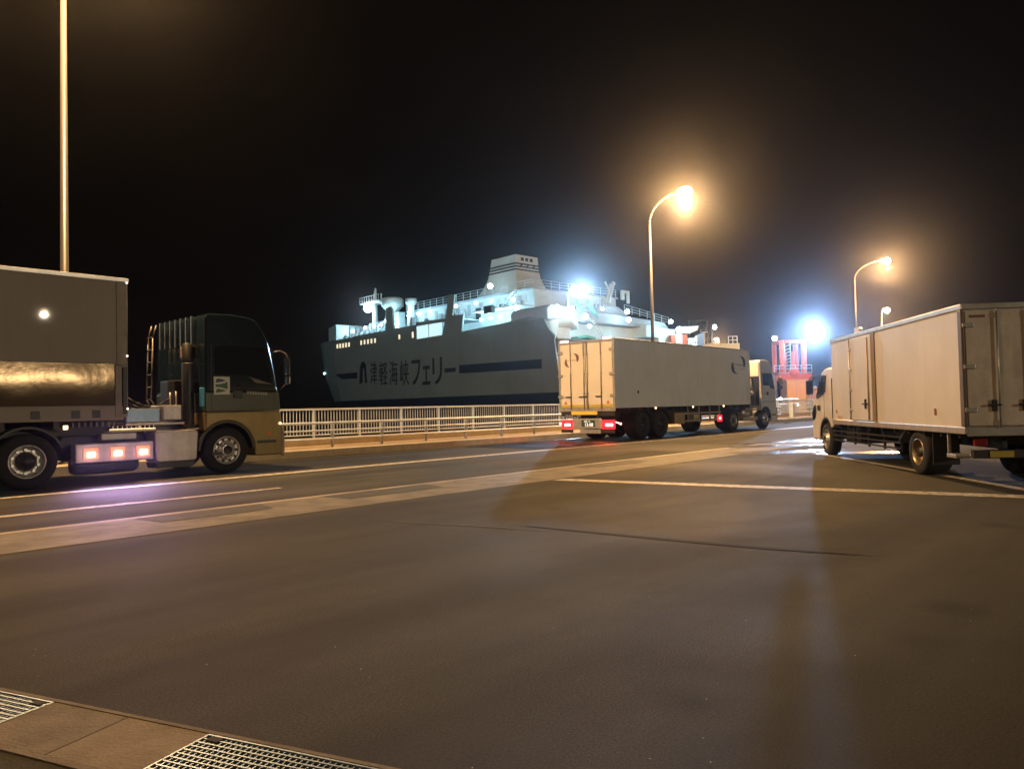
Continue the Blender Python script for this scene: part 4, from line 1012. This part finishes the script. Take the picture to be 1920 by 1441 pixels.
shiprail([(38, -4.7, 14.3), (54, -4.7, 14.3)], 1.0, 1.1, .05)
rl.build('ship_railing', m_deck, ship)
sl = MB()
for yy in (-3.0, -3.7): sl.tube((13.2, yy, 14.1), (10.3, yy, 16.3), .06)
for i in range(9): sl.box(13.2-i*.33, 13.4-i*.33, -3.7, -3.0, 14.2+i*.25, 14.24+i*.25)
sl.build('deck_stairs', m_deck, ship)
# funnel
fu = MB(); prof = [(16.3, 14.9, 25.2, -8, -14.6), (17.2, 15.3, 24.2, -8.1, -14.2), (18.4, 15.7, 22.9, -8.3, -13.6), (19.6, 15.95, 22.0, -8.4, -13.1), (20.8, 16.05, 21.6, -8.45, -12.9), (22.4, 16.1, 21.2, -8.5, -12.8)]
vs = []
for z, xa, xb, ya, yb in prof: vs += [(xa, ya, z), (xb, ya, z), (xb, yb, z), (xa, yb, z)]
fu.add(vs, [(k*4+i, k*4+(i+1) % 4, (k+1)*4+(i+1) % 4, (k+1)*4+i) for k in range(5) for i in range(4)] + [(20, 21, 22, 23)])
fn_ = fu.build('funnel', m_deck, ship, bevel=.06)
fs_ = MB()
for z in (20.72, 21.12, 20.30):
    k = .03; xo = .0 if z > 20.7 else .01
    fs_.box(16.0-xo, 21.68+xo*4, -8.40+.0, -8.34, z-.09, z+.09).box(15.93, 15.99, -12.95, -8.40, z-.09, z+.09)
for i in range(3): fs_.box(16.02, 16.07, -9.5-i*.85, -10.0-i*.85, 21.6, 22.05)
for i in range(3): fs_.prism([(-9.0-i*1.2, 20.75), (-9.6-i*1.2, 21.1), (-9.9-i*1.2, 21.1), (-9.3-i*1.2, 20.75)], 15.92, 15.98, ax='x')
fs_.build('funnel_stripe', m_blue, fn_)
# stern
MB().box(2.8, 8.0, -23.6, -.4, 9.0, 11.3).build('stern_wall', m_deck, ship)
MB().prism([(0, 11.35), (0, 12.6), (-.6, 13.15), (-22.4, 12.3), (-23.4, 11.35)], 1.5, 8.0, ax='x').build('stern_overhang', m_deckg, ship, bevel=.15)
MB().prism([(-9.6, 12.75), (-9.6, 14.0), (-13.8, 13.9), (-15.6, 13.2), (-15.6, 12.6)], 2.5, 7.0, ax='x').build('winch_platform', m_deckg, ship, bevel=.05)
MB().lathe([(2.05, 10.4), (2.05, 11.34)], (2.4, -3.0, 0), 'z', 28).lathe([(.01, 10.4), (2.05, 10.4)], (2.4, -3.0, 0), 'z', 28).lathe([(1.15, 3.5), (1.15, 10.4)], (2.2, -2.9, 0), 'z', 24).build('stern_drum', m_deck, ship)
MB().lathe([(1.5, 3), (1.5, 11.34)], (2.4, -2.2, 0), 'z', 24).build('stern_pillar', m_deck, ship)
gr_ = MB()
for y0_, w_ in ((-5.0, 3.2), (-10.2, 3.0), (-.2, 1.4)):
    for i in range(6): gr_.prism([(y0_, 9.0-1.0*i+.55), (y0_-w_*.5, 9.0-1.0*i+.8), (y0_-w_, 9.0-1.0*i+.6), (y0_-w_, 9.0-1.0*i+.35), (y0_-w_*.5, 9.0-1.0*i+.5), (y0_, 9.0-1.0*i+.3)], 1.5, 2.75, ax='x')
gr_.build('ramp_ribs', m_green, ship)
MB().prism([(-11.9, 8.0), (-12.8, 9.6), (-14.4, 9.6), (-14.9, 8.0)], 2.2, 2.75, ax='x').box(2.3, 2.75, -21.0, -18.2, 6, 9.9).build('stern_door', m_deckg, ship)
MB().box(.6, 3.2, -19.8, -17.1, 10.0, 11.6).box(.8, 3.0, -23.8, -20.0, 5, 11.34).build('stern_house', m_deck, ship, bevel=.05)
la = MB()
for yy in (0, .5): la.tube((1.0, -7.2+yy, 11.8), (1.0, -10.4+yy, 8.4), .06)
for i in range(12): la.tube((1.0, -7.2-.27*i, 11.8-.28*i), (1.0, -6.7-.27*i, 11.8-.28*i), .035)
la.build('stern_ladder', m_deck, ship)
mz = MB()
mz.tube((1.2, -9.9, 14.0), (1.2, -10.9, 16.4), .16).tube((1.2, -10.5, 14.0), (1.2, -11.5, 16.5), .18).tube((1.2, -10.4, 15.7), (1.2, -9.9, 16.6), .14).ball((1.2, -11.4, 16.5), .32)
mz.box(1.0, 1.3, -13.4, -12.9, 14.6, 15.6).box(1.0, 1.3, -14.4, -14.1, 14.2, 15.6).box(1.0, 1.3, -14.4, -12.9, 15.5, 15.8)
for yy in (-7.6, -8.2, -8.9, -9.5): mz.tube((1.3, yy, 13.3), (1.3, yy-.3, 14.7), .06)
mz.tube((1.3, -7.8, 14.7), (1.3, -11.5, 14.6), .07).tube((1.3, -7.0, 12.6), (1.3, -8.0, 14.6), .06)
mz.build('mooring_crane', m_deck, ship)
for ya in (-4.2, -6.4):
    MB().prism([(ya, 14.0), (ya-.05, 12.9), (ya-1.6, 12.0), (ya-1.7, 12.3)], .9, 1.0, ax='x').tube((.95, ya, 14.1), (.95, ya-1.8, 11.9), .05).build('flag', m_green, ship)
# ship lamps
def ship_lamp(x, y, z, P, r=.20, col=COOL, post=True):
    o = MB().ball((x, y, z), r, 12).build('deck_lamp', e_cool, ship)
    lamp_light(ship, (x, y+r+.1, z), P, col, r*.9)
for x, z in ((34.2, 15.4), (31.6, 15.4), (28.9, 15.5), (22.6, 15.5), (18.2, 15.4), (14.9, 15.3)): ship_lamp(x, -3.0, z, 280 + 110*math.sin(x*3), .24+.05*math.sin(x*5))
for x, z in ((10.5, 14.9), (9.8, 13.55)): ship_lamp(x, -2.8, z, 300, .27)
for x, y, z in ((56.5, -5.2, 14.5), (54.4, -4.2, 14.6), (52.5, -3.9, 14.75), (47.9, -3.6, 14.9), (45.2, -3.6, 14.9), (43., -3.6, 14.9)): ship_lamp(x, y, z, 170, .24)
ship_lamp(39.2, -2.4, 15.0, 500, .45); ship_lamp(36.9, -2.6, 14.4, 260, .28)
ship_lamp(46.3, -3.2, 17.9, 900, .7, (.85, .95, 1.))
ship_lamp(18.9, -6.2, 18.1, 70, .38, (.93, 1., .80))
for x in (12.3, 14.2, 16.2): ship_lamp(x, -2.2, 12.9, 520, .22)
for x in (23.5, 26.5): lamp_light(ship, (x, -2.2, 12.4), 90, COOL, .15)
for y, z, P, r in ((-.1, 12.6, 260, .2), (-.1, 11.6, 260, .22), (-2.5, 12.6, 240, .2), (-4.8, 11.8, 480, .28), (-5.5, 10.7, 300, .2), (-7.9, 12.9, 160, .15), (-12.6, 12.9, 420, .24), (-12.8, 11.9, 480, .26), (-21.7, 12.2, 320, .22), (-23.6, 10.9, 520, .3)):
    ship_lamp(.0, y, z, P*.3, r*1.25)
ship_lamp(-.6, -2.5, 14.55, 500, .62, (.55, .80, 1.))
flood(ship, (-1.4, -2.5, 14.55), (1, 8, 0), 40000, (.42, .70, 1.))
MB().tube((.6, -2.5, 12.9), (.6, -2.5, 14.3), .08).build('lamp_post', m_deck, ship)
ship_lamp(62.0, -3.5, 8.0, 90, .16)
q = MB().path([(-.1, .3, 9.6), (-2.5, 3.0, 8.4), (-9., 9., 4.)], .07).build('mooring_rope', m_white); q.location = P0; q.rotation_euler = (0, 0, RZS)
tag(q, 'pale mooring rope running down from the stern corner of the ferry', 'rope')

# ------------------------------------------------------------------ harbour structures
def at(x, y, z=0): return Vector((x, y, z))
# red link-span tower with floodlights
t = thing('link_span_tower', 'red steel hoist tower with floodlights between the two right trucks', 'tower', at(34, 90), R(0))
tw = MB()
for x, r, h in ((-1.3, .28, 8.6), (.0, .26, 7.2), (1.35, .32, 8.4)):
    for dy in (0, 2.6): tw.tube((x, dy, 0), (x, dy, h), r, n=12)
tw.box(-1.5, 1.6, -.1, 2.7, 8.2, 8.6); tw.box(-.7, .2, -.3, .3, 3.9, 4.5)
tw.build('columns', m_rede, t)
MB().box(-2.6, 1.9, -.9, 3.2, 3.7, 4.5).ball((-.2, -.7, 4.6), .75, sc=(1, .5, .8)).build('platform', m_rede, t, bevel=.05)
b = MB()
for z in (4.6, 5.1, 5.5): b.tube((-2.6, -.9, z), (1.9, -.9, z), .035, n=5)
for i in range(8): b.tube((-2.6+i*.64, -.9, 4.5), (-2.6+i*.64, -.9, 5.5), .04, n=5)
for i in range(9): b.tube((-.9, -.05, 4.6+i*.4), (-.35, -.05, 4.8+i*.4), .035, n=5)
for xx in (-.95, -.3): b.tube((xx, -.05, 4.5), (xx, -.05, 8.3), .05, n=5)
b.build('platform_railing', m_fence, t)
for x, z, r, P in ((-2.3, 8.8, .30, 500), (2.05, 9.4, .62, 1500)):
    MB().ball((x, -.5, z), r, 16).build('floodlight', e_cool, t)
    lamp_light(t, (x, -.5-r-.9, z), P, (.50, .74, 1.), r*.9)
flood(t, (2.05, -1.4, 9.4), (8, 15, 0), 60000, (.36, .60, 1.))
MB().tube((2.05, -.1, 8.2), (2.05, -.4, 9.2), .08).tube((-1.6, 0, 8.4), (-2.2, -.4, 8.7), .06).build('floodlight_bracket', m_rede, t)
# booth
t = thing('control_booth', 'small orange-lit control booth beneath the red hoist tower', 'booth', at(28.6, 75), R(-5))
MB().box(-.92, .98, 0, 2.0, 0, 3.25).build('wall', m_booth, t, bevel=.02)
MB().box(-1.02, 1.08, -.1, 2.1, 3.255, 3.4).build('roof', m_booth, t, bevel=.02)
MB().box(-.05, -.02, -.006, .01, .1, 3.2).box(.9, .975, -.02, .01, 0, 3.2).build('panel_joint', m_tan, t)
t = thing('machine_house', 'dark grey machine house left of the orange booth', 'building', at(26.6, 78), 0)
MB().box(-1.4, 1.1, 0, 3, 0, 4.1).build('wall', mat('dark_grey_wall', (.16, .14, .16), .7), t, bevel=.02)
MB().box(-1.5, 1.2, -.1, 3.1, 4.105, 4.25).build('roof', m_chassis, t)
MB().box(.1, .8, -.03, .0, .1, 2.0).build('door', m_booth, t)
t = thing('pipe_stack', 'cluster of pink pipes and drums right of the orange booth', 'machinery', at(31.0, 77), 0)
pp = MB()
for i in range(5): pp.tube((-.4+i*.35, 0, 0), (-.4+i*.35, 0, 1.8+.4*(i % 3)), .16, n=10)
for i in range(4): pp.ball((-.2+i*.4, -.2, 2.0+.5*(i % 2)), .22)
pp.build('pipes', mat('pink_grey_pipe', (.45, .30, .28), .5), t)
t = thing('service_fence', 'white service railing with a lit lamp in front of the booth', 'fence', at(21.5, 60), 0)
b = MB()
for z in (1.0, 1.4): b.tube((-1.2, 0, z), (2.3, 2, z), .05)
for x in (-1.2, 0, 1.2, 2.3): b.tube((x, (x+1.2)*2/3.5, -.0), (x, (x+1.2)*2/3.5, 1.4), .05)
b.build('rails', m_fence, t)
for x, y, z in ((.35, .9, 1.42), (2.2, 1.95, .95)):
    MB().ball((x, y-.1, z), .12).build('lamp', e_cool, t)
    lamp_light(t, (x, y-.35, z+.1), 60, (.9, .95, 1.), .1)
# boarding walkway behind the middle truck
t = thing('boarding_walkway', 'white elevated walkway slab with small railing behind the long box truck', 'walkway', at(15.6, 60), R(0))
MB().box(-.1, 2.75, -.2, 2.2, 5.35, 5.98).box(-.1, -.02, -.2, 2.2, 5.99, 6.9).box(-.35, .25, -.25, -.15, 6.9, 6.96).build('deck', m_deckg, t, bevel=.02)
for x in (.2, 2.4): MB().box(x-.12, x+.12, .4, .7, 0, 5.34).build('leg', m_deckg, t)
b = MB()
for x in (1.9, 2.25, 2.6): b.tube((x, -.1, 5.98), (x, -.1, 6.55), .035)
for z in (6.25, 6.55): b.tube((1.9, -.1, z), (2.6, -.1, z), .03)
b.build('railing', m_fence, t)
# red ramp hoist and dark lattice beside the ferry
t = thing('ramp_hoist', 'red and white ramp hoist beside the ferry stern', 'machinery', at(22.3, 99), 0)
MB().box(-1.0, 1.2, 0, 2, 0, 10.4).build('red_frame', m_rede, t, bevel=.05)
b = MB()
for i in range(5): b.box(-.35+i*.18, -.27+i*.18, -.05, 0, 7.6, 10.6)
b.box(1.25, 2.2, 0, 1.5, 0, 9.9); b.build('white_ribs', m_deck, t)
MB().prism([(-.2, 11.3), (2.7, 11.5), (2.5, 10.9), (1.4, 10.5), (-.2, 10.6)], -.2, 1.6).build('hood', m_white, t, bevel=.03)
ship_like = MB().ball((-.1, -.8, 11.0), .36).build('floodlight', e_cool, t); lamp_light(t, (-.1, -1.3, 11.0), 900, COOL, .3)
t = thing('lattice_tower', 'dark steel lattice frame right of the ferry stern', 'tower', at(27.8, 110), 0)
b = MB()
for i in range(6):
    b.tube((-1.3+i*.52, 0, 8), (-1.3+i*.52, 0, 13.5), .06, n=4)
for i in range(8): b.tube((-1.3, 0, 8.5+i*.7), (1.3, 0, 8.5+i*.7), .06, n=4)
for xx in (-1.3, 1.3): b.tube((xx, .5, 0), (xx, .5, 13.5), .1, n=6)
b.build('lattice', m_chassis, t)
t = thing('floodlight_mast', 'slim mast with one tilted white floodlight right of the lattice frame', 'floodlight', at(29.6, 108), 0)
MB().tube((-.3, .4, 0), (-.3, .4, 12.0), .08).tube((-.3, .4, 11.9), (0, 0, 12.2), .06).build('mast', m_chassis, t)
MB().ball((0, 0, 12.2), .34, sc=(.9, .5, 1.)).build('lamp', e_cool, t); lamp_light(t, (0, -.6, 12.1), 500, (.8, .9, 1.), .25)
t = thing('floodlight_mast', 'low white floodlight just above the box truck roof beside the ramp hoist', 'floodlight', at(22.6, 90), 0)
MB().tube((0, .3, 0), (0, .3, 8.9), .12).build('mast', m_white, t)
MB().ball((0, 0, 9.0), .34).box(-.5, .1, .1, .5, 8.0, 8.4).build('lamp', e_cool, t); lamp_light(t, (0, -.6, 9.0), 500, (.9, .95, 1.), .25)

# ------------------------------------------------------------------ thin night haze
hz = MB().box(-150, 190, -60, 210, -5, 30).build('haze', m_white)
hm = bpy.data.materials.new('haze'); hm.use_nodes = True
hn = hm.node_tree.nodes; hn.remove(hn['Principled BSDF'])
pv = hn.new('ShaderNodeVolumePrincipled'); pv.inputs['Density'].default_value = .00032
pv.inputs['Color'].default_value = (.9, .92, 1, 1); pv.inputs['Anisotropy'].default_value = .945
hm.node_tree.links.new(pv.outputs[0], hn['Material Output'].inputs['Volume'])
hz.data.materials.clear(); hz.data.materials.append(hm); hz['kind'] = 'stuff'
